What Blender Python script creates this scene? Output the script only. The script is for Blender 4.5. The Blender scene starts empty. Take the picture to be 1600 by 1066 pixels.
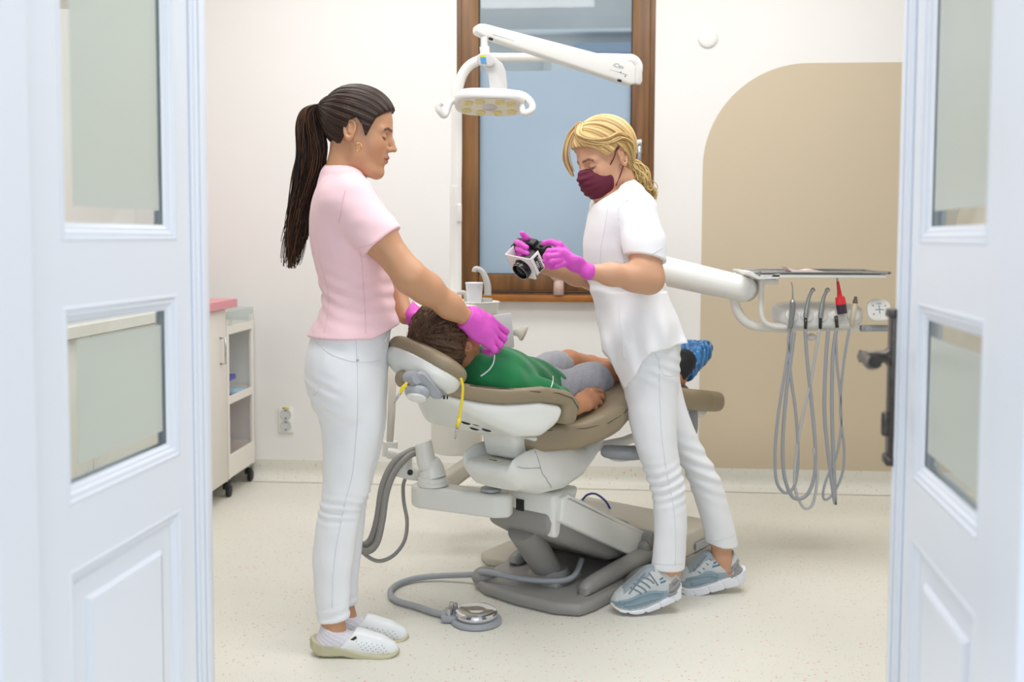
import bpy, bmesh, math, random
import numpy as np
from mathutils import Vector, Matrix
random.seed(7); np.random.seed(7)
SC = bpy.context.scene
COL = SC.collection

# ---------------------------------------------------------------- camera
FPX = 1555.6; CAMH = 1.25; PITCH = math.atan(0.0602); ROLL = 0.0038; CY = 372 + FPX*0.0602
_f = np.array([0, math.cos(PITCH), -math.sin(PITCH)]); _u = np.array([0, math.sin(PITCH), math.cos(PITCH)]); _r = np.array([1., 0, 0])
CR = math.cos(ROLL)*_r + math.sin(ROLL)*_u; CU = -math.sin(ROLL)*_r + math.cos(ROLL)*_u; CF = _f
cam_d = bpy.data.cameras.new('view_camera'); cam = bpy.data.objects.new('view_camera', cam_d); COL.objects.link(cam)
SC.camera = cam
cam.matrix_world = Matrix(((CR[0], CU[0], -CF[0], 0), (CR[1], CU[1], -CF[1], 0), (CR[2], CU[2], -CF[2], CAMH), (0, 0, 0, 1)))
cam_d.sensor_width = 36; cam_d.lens = 36*FPX/1600; cam_d.shift_y = (CY-533)/1600
cam_d.clip_start = 0.05; cam_d.clip_end = 100
cam_d.dof.use_dof = True; cam_d.dof.focus_distance = 3.15; cam_d.dof.aperture_fstop = 2.6

# ---------------------------------------------------------------- world, lights, exposure
w = bpy.data.worlds.new('world'); SC.world = w; w.use_nodes = True
bg = w.node_tree.nodes['Background']; bg.inputs[0].default_value = (0.83, 0.90, 1.0, 1); bg.inputs[1].default_value = 0.85
SC.view_settings.view_transform = 'Standard'; SC.view_settings.look = 'None'
SC.view_settings.gamma = 1; SC.view_settings.use_curve_mapping = False
SC.view_settings.exposure = 0.22
E1 = np.array([.9973, -.0735, 0]); E2 = np.array([.0735, .9973, 0]); Z3 = np.array([0, 0, 1.])   # room axes: along the back wall, towards it
def RW(u, v, z=0): return E1*u + E2*v + Z3*z
def area(name, loc, sx, sy, power, color):
    l = bpy.data.lights.new(name, 'AREA'); l.shape = 'RECTANGLE'; l.size = sx; l.size_y = sy; l.energy = power; l.color = color
    o = bpy.data.objects.new(name, l); COL.objects.link(o); o.location = loc; o.rotation_euler = (0, 0, math.atan2(E1[1], E1[0])); return o
CEIL = 3.15
WARM = (1.0, 0.995, 0.985)
for (u, v, p) in ((-1.1, 3.85, 19), (0.8, 3.85, 19), (-0.6, 2.3, 23), (1.0, 2.3, 20)):
    area('ceiling_lamp_light', RW(u, v, CEIL-0.08), 1.3, 0.6, p, WARM)
# added unseen area lamp behind the camera: cool hallway daylight on doors and jambs
hw = area('hallway_fill_light', RW(0.3, -2.6, 1.9), 2.2, 1.8, 42, (0.86, 0.93, 1.0)); hw.rotation_euler = (math.radians(88), 0, 0)
# ---------------------------------------------------------------- helpers
def ray(px, py): return CF + CR*((px-800)/FPX) - CU*((py-CY)/FPX)
CAMP = np.array([0, 0, CAMH])
def at(px, py, Y):
    r = ray(px, py); return CAMP + r*(Y/r[1])
def atz(px, py, z=0.0):
    r = ray(px, py); return CAMP + r*((z-CAMH)/r[2])
def hit(px, py, p0, n):
    r = ray(px, py); n = np.asarray(n, float); return CAMP + r*(np.dot(np.asarray(p0)-CAMP, n)/np.dot(r, n))
def V(*a): return np.array(a, float)
def nrm(v): v = np.asarray(v, float); return v/max(np.linalg.norm(v), 1e-12)
def lin(c):
    return tuple((x/12.92 if x <= .04045 else ((x+.055)/1.055)**2.4) for x in c)
def rgb(r, g, b): return lin((r/255, g/255, b/255))
MATS = {}
def mat(name, color, rough=0.5, metal=0.0, noise=None, bump=None, spec=0.5, trans=0, coat=0, attr=False, sss=0, sheen=0):
    """noise=(scale, amount) small colour variation; bump=(scale, strength)"""
    m = bpy.data.materials.new(name); m.use_nodes = True; N = m.node_tree.nodes; L = m.node_tree.links
    b = N['Principled BSDF']; b.inputs['Base Color'].default_value = (*color[:3], 1); b.inputs['Roughness'].default_value = rough
    b.inputs['Metallic'].default_value = metal; b.inputs['Specular IOR Level'].default_value = spec
    if trans: b.inputs['Transmission Weight'].default_value = trans
    if coat: b.inputs['Coat Weight'].default_value = coat
    if sss: b.inputs['Subsurface Weight'].default_value = sss; b.inputs['Subsurface Radius'].default_value = (1, .35, .2); b.inputs['Subsurface Scale'].default_value = .008
    if sheen: b.inputs['Sheen Weight'].default_value = sheen; b.inputs['Sheen Roughness'].default_value = .5
    src = None
    if attr:
        a = N.new('ShaderNodeVertexColor'); a.layer_name = 'col'; src = a.outputs[0]; L.new(src, b.inputs['Base Color'])
    if noise:
        tc = N.new('ShaderNodeTexCoord'); t = N.new('ShaderNodeTexNoise'); t.inputs['Scale'].default_value = noise[0]; t.inputs['Detail'].default_value = 4
        L.new(tc.outputs['Object'], t.inputs['Vector'])
        mx = N.new('ShaderNodeMix'); mx.data_type = 'RGBA'; mx.blend_type = 'MULTIPLY'; mx.inputs[0].default_value = 1
        cr = N.new('ShaderNodeMapRange'); cr.inputs[1].default_value = .3; cr.inputs[2].default_value = .7; cr.inputs[3].default_value = 1-noise[1]; cr.inputs[4].default_value = 1+noise[1]*.3
        L.new(t.outputs[0], cr.inputs[0]); mx.inputs[6].default_value = (*color[:3], 1)
        if src: L.new(src, mx.inputs[6])
        L.new(cr.outputs[0], mx.inputs[7]); L.new(mx.outputs[2], b.inputs['Base Color'])
    if bump:
        tc = N.new('ShaderNodeTexCoord'); t = N.new('ShaderNodeTexNoise'); t.inputs['Scale'].default_value = bump[0]; t.inputs['Detail'].default_value = 3
        L.new(tc.outputs['Object'], t.inputs['Vector']); bp = N.new('ShaderNodeBump'); bp.inputs['Strength'].default_value = bump[1]; bp.inputs['Distance'].default_value = .01
        L.new(t.outputs[0], bp.inputs['Height']); L.new(bp.outputs[0], b.inputs['Normal'])
    MATS[name] = m; return m
ORG = {}
def tag(o, label=None, cat=None, group=None, kind=None):
    if label: o['label'] = label
    if cat: o['category'] = cat
    if group: o['group'] = group
    if kind: o['kind'] = kind
    return o
def thing(name, label, cat, loc, group=None):
    o = bpy.data.objects.new(name, None); COL.objects.link(o); o.location = Vector(loc); o.empty_display_size = .05
    ORG[o.name] = V(*loc); return tag(o, label, cat, group)
def obj(name, vf, m, parent=None, smooth=True, origin=None, label=None, colors=None, angle=None):
    """link (verts, faces) given in world coordinates as one mesh object"""
    vs, fs = vf[0], vf[1]; vs = np.asarray(vs, float)
    if parent is not None: org = ORG[parent.name]
    elif origin is not None: org = np.asarray(origin, float)
    else:
        lo, hi = vs.min(0), vs.max(0); org = V((lo[0]+hi[0])/2, (lo[1]+hi[1])/2, lo[2])
    me = bpy.data.meshes.new(name)
    if isinstance(fs, np.ndarray):
        lv = (vs-org).astype(np.float32); n = len(fs); k = fs.shape[1]
        me.vertices.add(len(lv)); me.vertices.foreach_set('co', lv.ravel())
        me.loops.add(n*k); me.loops.foreach_set('vertex_index', fs.ravel().astype(np.int32))
        me.polygons.add(n); me.polygons.foreach_set('loop_start', np.arange(0, n*k, k, dtype=np.int32)); me.polygons.foreach_set('loop_total', np.full(n, k, dtype=np.int32))
        me.update(calc_edges=True)
    else:
        me.from_pydata([tuple(v) for v in (vs-org)], [], [tuple(f) for f in fs])
    ms = m if isinstance(m, (list, tuple)) else [m]
    for x in ms: me.materials.append(x)
    if len(vf) > 2 and vf[2] is not None: me.polygons.foreach_set('material_index', list(vf[2]))
    if colors is not None:
        ca = me.color_attributes.new('col', 'FLOAT_COLOR', 'POINT')
        ca.data.foreach_set('color', np.hstack([colors, np.ones((len(colors), 1))]).astype(np.float32).ravel())
    me.validate()
    if smooth:
        me.polygons.foreach_set('use_smooth', [True]*len(me.polygons))
        if angle: me.set_sharp_from_angle(angle=math.radians(angle))
    o = bpy.data.objects.new(name, me); COL.objects.link(o)
    if parent is not None: o.parent = parent; ORG[o.name] = org
    else: o.location = Vector(org); ORG[o.name] = org
    if label: o['label'] = label
    return o
def join(*ms):
    vs = []; fs = []; mi = []; off = 0; anymi = any(len(m) > 2 and m[2] is not None for m in ms)
    for m in ms:
        vs.extend([tuple(v) for v in m[0]]); fs.extend([tuple(int(i)+off for i in f) for f in m[1]])
        mi.extend(m[2] if len(m) > 2 and m[2] is not None else [0]*len(m[1])); off += len(m[0])
    return (vs, fs, mi if anymi else None)
def setmi(m, i): return (m[0], m[1], [i]*len(m[1]))
def catmull(P, n=8, closed=False):
    P = [np.asarray(p, float) for p in P]; out = []; N = len(P)
    if N < 3 or n <= 1: return P
    segs = N if closed else N-1
    for i in range(segs):
        if closed: a, b, c, d = P[(i-1) % N], P[i], P[(i+1) % N], P[(i+2) % N]
        else: a, b, c, d = P[max(i-1, 0)], P[i], P[i+1], P[min(i+2, N-1)]
        for k in range(n):
            t = k/n; out.append(.5*((2*b)+(-a+c)*t+(2*a-5*b+4*c-d)*t*t+(-a+3*b-3*c+d)*t**3))
    if not closed: out.append(P[-1])
    return out
def tube(P, r, sides=10, smooth=0, flat=None, cap=True, closed=False):
    """P points, r radius or list; flat=(normal, ratio) squashes the section"""
    P = [np.asarray(p, float) for p in P]
    rr = list(r) if hasattr(r, '__len__') else [r]*len(P)
    if smooth:
        Q = catmull([np.append(p, q) for p, q in zip(P, rr)], smooth, closed); P = [q[:3] for q in Q]; rr = [max(q[3], 1e-4) for q in Q]
    n = len(P); T = []
    for i in range(n):
        a = P[(i-1) % n] if closed else P[max(i-1, 0)]; b = P[(i+1) % n] if closed else P[min(i+1, n-1)]
        T.append(nrm(b-a))
    up = V(0, 0, 1) if abs(T[0][2]) < .9 else V(1, 0, 0)
    if flat is not None: up = nrm(flat[0])
    N0 = nrm(up-T[0]*np.dot(up, T[0])); vs = []; fs = []
    for i in range(n):
        if i:
            N0 = N0-T[i]*np.dot(N0, T[i]); N0 = nrm(N0)
        B = np.cross(T[i], N0); fr = flat[1] if flat is not None else 1
        for k in range(sides):
            a = 2*math.pi*k/sides; vs.append(P[i]+(N0*math.cos(a)*fr+B*math.sin(a))*rr[i])
    m = n if closed else n-1
    for i in range(m):
        for k in range(sides):
            j = (i+1) % n; fs.append((i*sides+k, i*sides+(k+1) % sides, j*sides+(k+1) % sides, j*sides+k))
    if cap and not closed:
        fs.append(tuple(range(sides-1, -1, -1))); fs.append(tuple((n-1)*sides+k for k in range(sides)))
    return (vs, fs)
def bevel_mesh(vs, fs, bev, seg=2, ang=30, ident=None):
    bm = bmesh.new(); V_ = [bm.verts.new(tuple(v)) for v in vs]
    for f in fs: bm.faces.new([V_[i] for i in f])
    bmesh.ops.recalc_face_normals(bm, faces=bm.faces)
    if bev > 0:
        es = [e for e in bm.edges if len(e.link_faces) == 2 and e.calc_face_angle(0) > math.radians(ang)]
        bmesh.ops.bevel(bm, geom=es, offset=bev, segments=seg, affect='EDGES', profile=.5, clamp_overlap=True)
    bm.verts.index_update(); r = ([np.array(v.co) for v in bm.verts], [tuple(v.index for v in f.verts) for f in bm.faces]); bm.free(); return r
def box(c, s, ax=None, bev=0, seg=2):
    """box of size s about c with axes ax (3 unit vectors)"""
    ax = ax or (V(1, 0, 0), V(0, 1, 0), V(0, 0, 1)); c = np.asarray(c, float); vs = []
    for i in (-.5, .5):
        for j in (-.5, .5):
            for k in (-.5, .5): vs.append(c+ax[0]*i*s[0]+ax[1]*j*s[1]+ax[2]*k*s[2])
    return bevel_mesh(vs, [(0, 1, 3, 2), (4, 6, 7, 5), (0, 4, 5, 1), (2, 3, 7, 6), (0, 2, 6, 4), (1, 5, 7, 3)], bev, seg)
def rbox(u0, u1, v0, v1, z0, z1, bev=0): return box(RW((u0+u1)/2, (v0+v1)/2, (z0+z1)/2), (u1-u0, v1-v0, z1-z0), (E1, E2, Z3), bev)
def prism(pts, ext, bev=0, seg=2, ang=30):
    """pts: closed planar outline of 3D points; ext: extrusion vector"""
    n = len(pts); ext = np.asarray(ext, float); vs = [np.asarray(p) for p in pts]+[np.asarray(p)+ext for p in pts]
    fs = [tuple(range(n)), tuple(range(2*n-1, n-1, -1))]+[(i, (i+1) % n, n+(i+1) % n, n+i) for i in range(n)]
    return bevel_mesh(vs, fs, bev, seg, ang)
def lathe(prof, c, axis=(0, 0, 1), n=32, ref=None):
    """prof [(r, h)] from c along axis"""
    ax = nrm(axis); up = nrm(ref) if ref is not None else (V(1, 0, 0) if abs(ax[0]) < .9 else V(0, 1, 0)); a = nrm(up-ax*np.dot(up, ax)); b = np.cross(ax, a); vs = []; fs = []
    c = np.asarray(c, float)
    for (r, h) in prof:
        for k in range(n):
            t = 2*math.pi*k/n; vs.append(c+ax*h+(a*math.cos(t)+b*math.sin(t))*r)
    for i in range(len(prof)-1):
        for k in range(n): fs.append((i*n+k, i*n+(k+1) % n, (i+1)*n+(k+1) % n, (i+1)*n+k))
    if prof[0][0] > 1e-6: fs.append(tuple(range(n-1, -1, -1)))
    if prof[-1][0] > 1e-6: fs.append(tuple((len(prof)-1)*n+k for k in range(n)))
    return (vs, fs)
def ball(c, r, ax=None, n=16):
    c = np.asarray(c, float); r = r if hasattr(r, '__len__') else (r, r, r); ax = ax or (V(1, 0, 0), V(0, 1, 0), V(0, 0, 1)); vs = []; fs = []
    for i in range(n//2+1):
        p = math.pi*i/(n//2)
        for k in range(n):
            t = 2*math.pi*k/n; vs.append(c+ax[0]*r[0]*math.sin(p)*math.cos(t)+ax[1]*r[1]*math.sin(p)*math.sin(t)+ax[2]*r[2]*math.cos(p))
    for i in range(n//2):
        for k in range(n): fs.append((i*n+k, (i+1)*n+k, (i+1)*n+(k+1) % n, i*n+(k+1) % n))
    return (vs, fs)
def text(name, s, p, xdir, ydir, size, m, parent, depth=.0006, font=None, shear=0):
    cu = bpy.data.curves.new(name, 'FONT'); cu.body = s; cu.size = size; cu.extrude = depth; cu.align_x = 'CENTER'; cu.align_y = 'CENTER'; cu.shear = shear; cu.materials.append(m)
    t = bpy.data.objects.new(name+'_tmp', cu); COL.objects.link(t)
    dg = bpy.context.evaluated_depsgraph_get(); me = bpy.data.meshes.new_from_object(t.evaluated_get(dg)); x = nrm(xdir); y = nrm(ydir); z = np.cross(x, y)
    vs = [np.asarray(p)+x*v.co[0]+y*v.co[1]+z*v.co[2] for v in me.vertices]; fs = [tuple(f.vertices) for f in me.polygons]
    bpy.data.objects.remove(t); return obj(name, (vs, fs), m, parent, smooth=False)

# ---------------------------------------------------------------- signed-distance sculpting
def smin(a, b, k):
    h = np.clip(.5+.5*(b-a)/k, 0, 1); return b+(a-b)*h-k*h*(1-h)
def smax(a, b, k): return -smin(-a, -b, k)
def s_el(c, r, ax=None):
    c = np.asarray(c, float); r = np.asarray(r, float); A = None if ax is None else np.array(ax)
    def f(P):
        q = P-c
        if A is not None: q = q@A.T
        k0 = np.linalg.norm(q/r, axis=1)+1e-9; k1 = np.linalg.norm(q/(r*r), axis=1)+1e-9; return k0*(k0-1)/k1
    return f
def s_cap(a, b, ra, rb, flat=None):
    """tapered capsule; flat=(dir, ratio) makes it thinner along dir"""
    a = np.asarray(a, float); b = np.asarray(b, float); d = b-a; dd = d@d+1e-12
    def f(P):
        q = P-a; t = np.clip(q@d/dd, 0, 1); w = q-t[:, None]*d
        if flat is not None:
            n = nrm(flat[0]); c = w@n; w = w+np.outer(c*(1/flat[1]-1), n); return (np.linalg.norm(w, axis=1)-(ra+(rb-ra)*t))*min(1, flat[1]*1.25)
        return np.linalg.norm(w, axis=1)-(ra+(rb-ra)*t)
    return f
def s_chain(P, r, k=.01, flat=None):
    fs = [s_cap(P[i], P[i+1], r[i], r[i+1], flat) for i in range(len(P)-1)]
    def f(Q):
        d = fs[0](Q)
        for g in fs[1:]: d = smin(d, g(Q), k)
        return d
    return f
def s_loft(keys, cap=.02, frame=None):
    """stack of ellipses: keys [(h, cx, cy, rx, ry)] along local z; frame=(origin, X, Y, Z)"""
    K = np.array(catmull([np.array(k, float) for k in keys], 6)); 
    if K[0, 0] > K[-1, 0]: K = K[::-1]
    lo, hi = K[0, 0], K[-1, 0]
    def f(P):
        if frame is not None: P = (P-frame[0])@np.array(frame[1:]).T
        z = P[:, 2]; cx, cy, rx, ry = (np.interp(z, K[:, 0], K[:, i]) for i in (1, 2, 3, 4))
        x = P[:, 0]-cx; y = P[:, 1]-cy; k0 = np.sqrt((x/rx)**2+(y/ry)**2)+1e-9; k1 = np.sqrt((x/rx**2)**2+(y/ry**2)**2)+1e-9
        d = k0*(k0-1)/k1; d = np.where(k0 < .2, -np.minimum(rx, ry)*(1-k0), d)
        return smax(d, np.maximum(lo-z, z-hi), cap)
    return f
def U(k, *fs):
    def f(P):
        d = fs[0](P)
        for g in fs[1:]: d = smin(d, g(P), k)
        return d
    return f
def CUT(f, g, k=.004): return lambda P: smax(f(P), -g(P), k)
def AND(f, g, k=.004): return lambda P: smax(f(P), g(P), k)
def OFF(f, r): return lambda P: f(P)-r
def plane(p, n):
    p = np.asarray(p, float); n = nrm(n); return lambda P: (P-p)@n          # negative on the side away from n
def sculpt(f, lo, hi, h=.004, C=6, proj=2, slack=1.6):
    """surface nets over the box, evaluated only near the surface"""
    lo = np.asarray(lo, float); n = np.ceil((np.asarray(hi)-lo)/h/C).astype(int)*C+1
    cn = (n-1)//C; H = h*C
    g = [lo[i]+(np.arange(cn[i])+.5)*H for i in range(3)]
    cc = np.stack(np.meshgrid(*g, indexing='ij'), -1).reshape(-1, 3); d = f(cc); act = np.abs(d) < H*.87*slack+.004
    S = np.empty(tuple(n), np.float32); Dc = d.reshape(cn)
    S[:-1, :-1, :-1] = np.repeat(np.repeat(np.repeat(Dc, C, 0), C, 1), C, 2); S[-1] = S[-2]; S[:, -1] = S[:, -2]; S[:, :, -1] = S[:, :, -2]
    ai = np.argwhere(act.reshape(cn)); o = np.stack(np.meshgrid(*[np.arange(C+1)]*3, indexing='ij'), -1).reshape(-1, 3)
    for s in range(0, len(ai), 1500):
        I = (ai[s:s+1500, None, :]*C+o[None]).reshape(-1, 3); S[I[:, 0], I[:, 1], I[:, 2]] = f(lo+I*h)
    sg = S < 0; nx, ny, nz = n
    cnt = np.zeros((nx-1, ny-1, nz-1), np.int8)
    for dx in (0, 1):
        for dy in (0, 1):
            for dz in (0, 1): cnt += sg[dx:nx-1+dx, dy:ny-1+dy, dz:nz-1+dz]
    cells = np.argwhere((cnt > 0) & (cnt < 8)); idx = np.full(cnt.shape, -1, np.int32); idx[cells[:, 0], cells[:, 1], cells[:, 2]] = np.arange(len(cells))
    acc = np.zeros((len(cells), 3)); num = np.zeros(len(cells)); cor = [(a, b, c) for a in (0, 1) for b in (0, 1) for c in (0, 1)]
    for a in cor:
        for ax in range(3):
            if a[ax]: continue
            b = list(a); b[ax] = 1
            sa = S[cells[:, 0]+a[0], cells[:, 1]+a[1], cells[:, 2]+a[2]]; sb = S[cells[:, 0]+b[0], cells[:, 1]+b[1], cells[:, 2]+b[2]]
            m = (sa < 0) != (sb < 0); t = np.where(m, sa/(sa-sb+1e-12), 0); p = np.tile(np.array(a, float), (len(cells), 1)); p[:, ax] = t; acc[m] += p[m]; num[m] += 1
    vs = lo+(cells+acc/num[:, None])*h; F = []
    for ax in range(3):
        a, b = (ax+1) % 3, (ax+2) % 3; s0 = [slice(None)]*3; s1 = [slice(None)]*3; s0[ax] = slice(0, -1); s1[ax] = slice(1, None)
        A = sg[tuple(s0)]; B = sg[tuple(s1)]; E = np.argwhere(A != B); E = E[(E[:, a] > 0) & (E[:, b] > 0) & (E[:, a] < n[a]-1) & (E[:, b] < n[b]-1)]
        q = []
        for (da, db) in ((-1, -1), (0, -1), (0, 0), (-1, 0)):
            c = E.copy(); c[:, a] += da; c[:, b] += db; q.append(idx[c[:, 0], c[:, 1], c[:, 2]])
        q = np.stack(q, 1); fl = A[E[:, 0], E[:, 1], E[:, 2]]; q[~fl] = q[~fl][:, ::-1]; F.append(q[(q >= 0).all(1)])
    F = np.concatenate(F)
    e = h*.5
    for _ in range(proj):
        d = f(vs); G = np.stack([f(vs+V(e, 0, 0))-f(vs-V(e, 0, 0)), f(vs+V(0, e, 0))-f(vs-V(0, e, 0)), f(vs+V(0, 0, e))-f(vs-V(0, 0, e))], 1)/(2*e)
        g2 = (G*G).sum(1)+.05; st = -(d/g2)[:, None]*G; ln = np.linalg.norm(st, axis=1); st *= np.minimum(1, h*.6/(ln+1e-9))[:, None]; vs = vs+st*.8
    return vs, F
# ---------------------------------------------------------------- room materials
M_wall = mat('wall_paint', rgb(236, 234, 231), .75, bump=(180, .03), spec=.25)
M_beige = mat('beige_paint', rgb(204, 189, 164), .7, spec=.25)
M_ceil = mat('ceiling_paint', rgb(245, 243, 240), .8)
M_door = mat('white_gloss_paint', rgb(226, 231, 239), .32, bump=(14, .02))
M_hall = mat('hall_wall_paint', rgb(120, 128, 138), .8)
M_white = mat('white_plastic', rgb(236, 235, 230), .32)
M_cab = mat('cabinet_laminate', rgb(236, 231, 222), .4)
M_pink = mat('pink_laminate', rgb(222, 148, 156), .4)
M_black = mat('black_rubber', rgb(22, 22, 24), .5)
M_steel = mat('brushed_steel', rgb(190, 190, 190), .25, metal=1)
M_bronze = mat('aged_bronze', rgb(84, 80, 76), .32, metal=.9, noise=(60, .3))
def floor_mat():
    m = bpy.data.materials.new('speckled_vinyl'); m.use_nodes = True; N = m.node_tree.nodes; L = m.node_tree.links; b = N['Principled BSDF']
    b.inputs['Roughness'].default_value = .38; b.inputs['Specular IOR Level'].default_value = .4
    geo = N.new('ShaderNodeNewGeometry'); col = None
    base = N.new('ShaderNodeTexNoise'); base.inputs['Scale'].default_value = 2.2; L.new(geo.outputs['Position'], base.inputs['Vector'])
    mx = N.new('ShaderNodeMix'); mx.data_type = 'RGBA'; mx.inputs[6].default_value = (*rgb(221, 219, 208), 1); mx.inputs[7].default_value = (*rgb(227, 225, 214), 1); L.new(base.outputs[0], mx.inputs[0]); col = mx.outputs[2]
    for i, (sc, th, c) in enumerate(((52, .17, (214, 150, 140)), (64, .14, (176, 176, 160)), (40, .15, (238, 206, 190)), (90, .17, (196, 178, 150)))):
        v = N.new('ShaderNodeTexVoronoi'); v.inputs['Scale'].default_value = sc; mp = N.new('ShaderNodeMapping'); mp.inputs['Location'].default_value = (i*3.7, i*1.3, 0)
        mp.inputs['Scale'].default_value = (1, 1, .6); L.new(geo.outputs['Position'], mp.inputs[0]); nz = N.new('ShaderNodeTexNoise'); nz.inputs['Scale'].default_value = sc*1.6
        ad = N.new('ShaderNodeMixRGB'); ad.blend_type = 'ADD'; ad.inputs[0].default_value = .012; L.new(mp.outputs[0], ad.inputs[1]); L.new(mp.outputs[0], nz.inputs[0]); L.new(nz.outputs[1], ad.inputs[2]); L.new(ad.outputs[0], v.inputs['Vector'])
        cm = N.new('ShaderNodeMath'); cm.operation = 'LESS_THAN'; cm.inputs[1].default_value = th; L.new(v.outputs['Distance'], cm.inputs[0])
        sep = N.new('ShaderNodeSeparateColor'); L.new(v.outputs['Color'], sep.inputs[0]); g = N.new('ShaderNodeMath'); g.operation = 'GREATER_THAN'; g.inputs[1].default_value = .55; L.new(sep.outputs[0], g.inputs[0])
        ml = N.new('ShaderNodeMath'); ml.operation = 'MULTIPLY'; L.new(cm.outputs[0], ml.inputs[0]); L.new(g.outputs[0], ml.inputs[1]); m2 = N.new('ShaderNodeMath'); m2.operation = 'MULTIPLY'; m2.inputs[1].default_value = .75; L.new(ml.outputs[0], m2.inputs[0])
        x = N.new('ShaderNodeMix'); x.data_type = 'RGBA'; x.inputs[7].default_value = (*rgb(*c), 1); L.new(col, x.inputs[6]); L.new(m2.outputs[0], x.inputs[0]); col = x.outputs[2]
    L.new(col, b.inputs['Base Color']); return m
M_floor = floor_mat()
def wood_mat():
    m = bpy.data.materials.new('brown_window_wood'); m.use_nodes = True; N = m.node_tree.nodes; L = m.node_tree.links; b = N['Principled BSDF']; b.inputs['Roughness'].default_value = .42
    geo = N.new('ShaderNodeNewGeometry'); mp = N.new('ShaderNodeMapping'); mp.inputs['Scale'].default_value = (26, 26, 2.2); L.new(geo.outputs['Position'], mp.inputs[0])
    n = N.new('ShaderNodeTexNoise'); n.inputs['Scale'].default_value = 1; n.inputs['Detail'].default_value = 6; L.new(mp.outputs[0], n.inputs[0])
    r = N.new('ShaderNodeValToRGB'); r.color_ramp.elements[0].position = .3; r.color_ramp.elements[0].color = (*rgb(92, 58, 24), 1); r.color_ramp.elements[1].position = .72; r.color_ramp.elements[1].color = (*rgb(138, 96, 50), 1)
    L.new(n.outputs[0], r.inputs[0]); L.new(r.outputs[0], b.inputs['Base Color']); return m
M_wood = wood_mat()
M_sill = mat('sill_varnish', rgb(162, 100, 34), .35, noise=(9, .25))
def frosted(name, c, tr=.35, rough=.45, clear=0):
    m = bpy.data.materials.new(name); m.use_nodes = True; N = m.node_tree.nodes; L = m.node_tree.links; N.remove(N['Principled BSDF']); out = N['Material Output']
    d = N.new('ShaderNodeBsdfDiffuse'); d.inputs[0].default_value = (*c, 1); t = N.new('ShaderNodeBsdfTranslucent'); t.inputs[0].default_value = (*c, 1)
    a = N.new('ShaderNodeMixShader'); a.inputs[0].default_value = tr; L.new(d.outputs[0], a.inputs[1]); L.new(t.outputs[0], a.inputs[2])
    g = N.new('ShaderNodeBsdfGlossy'); g.inputs['Roughness'].default_value = rough; fr = N.new('ShaderNodeFresnel'); fr.inputs[0].default_value = 1.45
    last = a.outputs[0]
    if clear:
        tp = N.new('ShaderNodeBsdfTransparent'); tp.inputs[0].default_value = (.93, .96, .95, 1); c2 = N.new('ShaderNodeMixShader'); c2.inputs[0].default_value = clear; L.new(last, c2.inputs[1]); L.new(tp.outputs[0], c2.inputs[2]); last = c2.outputs[0]
    gm = N.new('ShaderNodeNewGeometry'); iv = N.new('ShaderNodeMath'); iv.operation = 'SUBTRACT'; iv.inputs[0].default_value = 1; L.new(gm.outputs['Backfacing'], iv.inputs[1]); mu = N.new('ShaderNodeMath'); mu.operation = 'MULTIPLY'; L.new(iv.outputs[0], mu.inputs[0]); L.new(fr.outputs[0], mu.inputs[1])
    b = N.new('ShaderNodeMixShader'); L.new(mu.outputs[0], b.inputs[0]); L.new(last, b.inputs[1]); L.new(g.outputs[0], b.inputs[2]); L.new(b.outputs[0], out.inputs[0]); return m
M_film = frosted('window_frost_film', rgb(165, 185, 203), .12, .25)
M_frost = frosted('frosted_glass', rgb(236, 240, 233), .5, .3, .3)
M_clear = frosted('clear_glass', (.8, .85, .85), .5, .02, .97)

# ---------------------------------------------------------------- shell
UL, UR, VB, VF, CE = -2.32, 2.9, 4.983, 1.45, CEIL
def struct(name, m, mt, smooth=False): return tag(obj(name, m, mt, smooth=smooth), kind='structure')
struct('floor', rbox(-3.2, 3.6, -1.6, VB+.02, -.1, 0), M_floor)
struct('ceiling', rbox(UL-.1, UR+.1, VF-.1, VB+.1, CE, CE+.1), M_ceil)
WU0, WU1, WZ0, WZ1 = -.647, .333, .95, 2.62
struct('wall_back', join(rbox(UL, WU0, VB, VB+.2, 0, CE), rbox(WU1, UR, VB, VB+.2, 0, CE), rbox(WU0, WU1, VB, VB+.2, 0, WZ0), rbox(WU0, WU1, VB, VB+.2, WZ1, CE)), M_wall)
struct('wall_left', rbox(UL-.1, UL, VF-.1, VB+.2, 0, CE), M_wall)
struct('wall_right', rbox(UR, UR+.1, VF-.1, VB+.2, 0, CE), M_wall)
# beige painted field with one rounded shoulder
pp = [RW(.571, VB-.0015, .104)]+[RW(1.07+.499*math.cos(a), VB-.0015, 1.60+.503*math.sin(a)) for a in np.linspace(math.pi, math.pi/2, 28)]+[RW(UR-.01, VB-.0015, 2.103), RW(UR-.01, VB-.0015, .104)]
struct('wall_back_beige_field', prism(pp, E2*.0014), M_beige)
cove = [(VB, .105), (VB-.006, .105), (VB-.006, .07)]+[(VB-.066+.06*math.cos(a), .06-.058*math.sin(a)) for a in np.linspace(0, math.pi/2, 9)]+[(VB, .0005)]
struct('baseboard_back', prism([RW(UL+.005, v, z) for v, z in cove], E1*(UR-UL-.01)), M_floor)
struct('trim_1', rbox(-.672, -.647, VB-.006, VB+.01, WZ0, WZ1), M_white)

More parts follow.
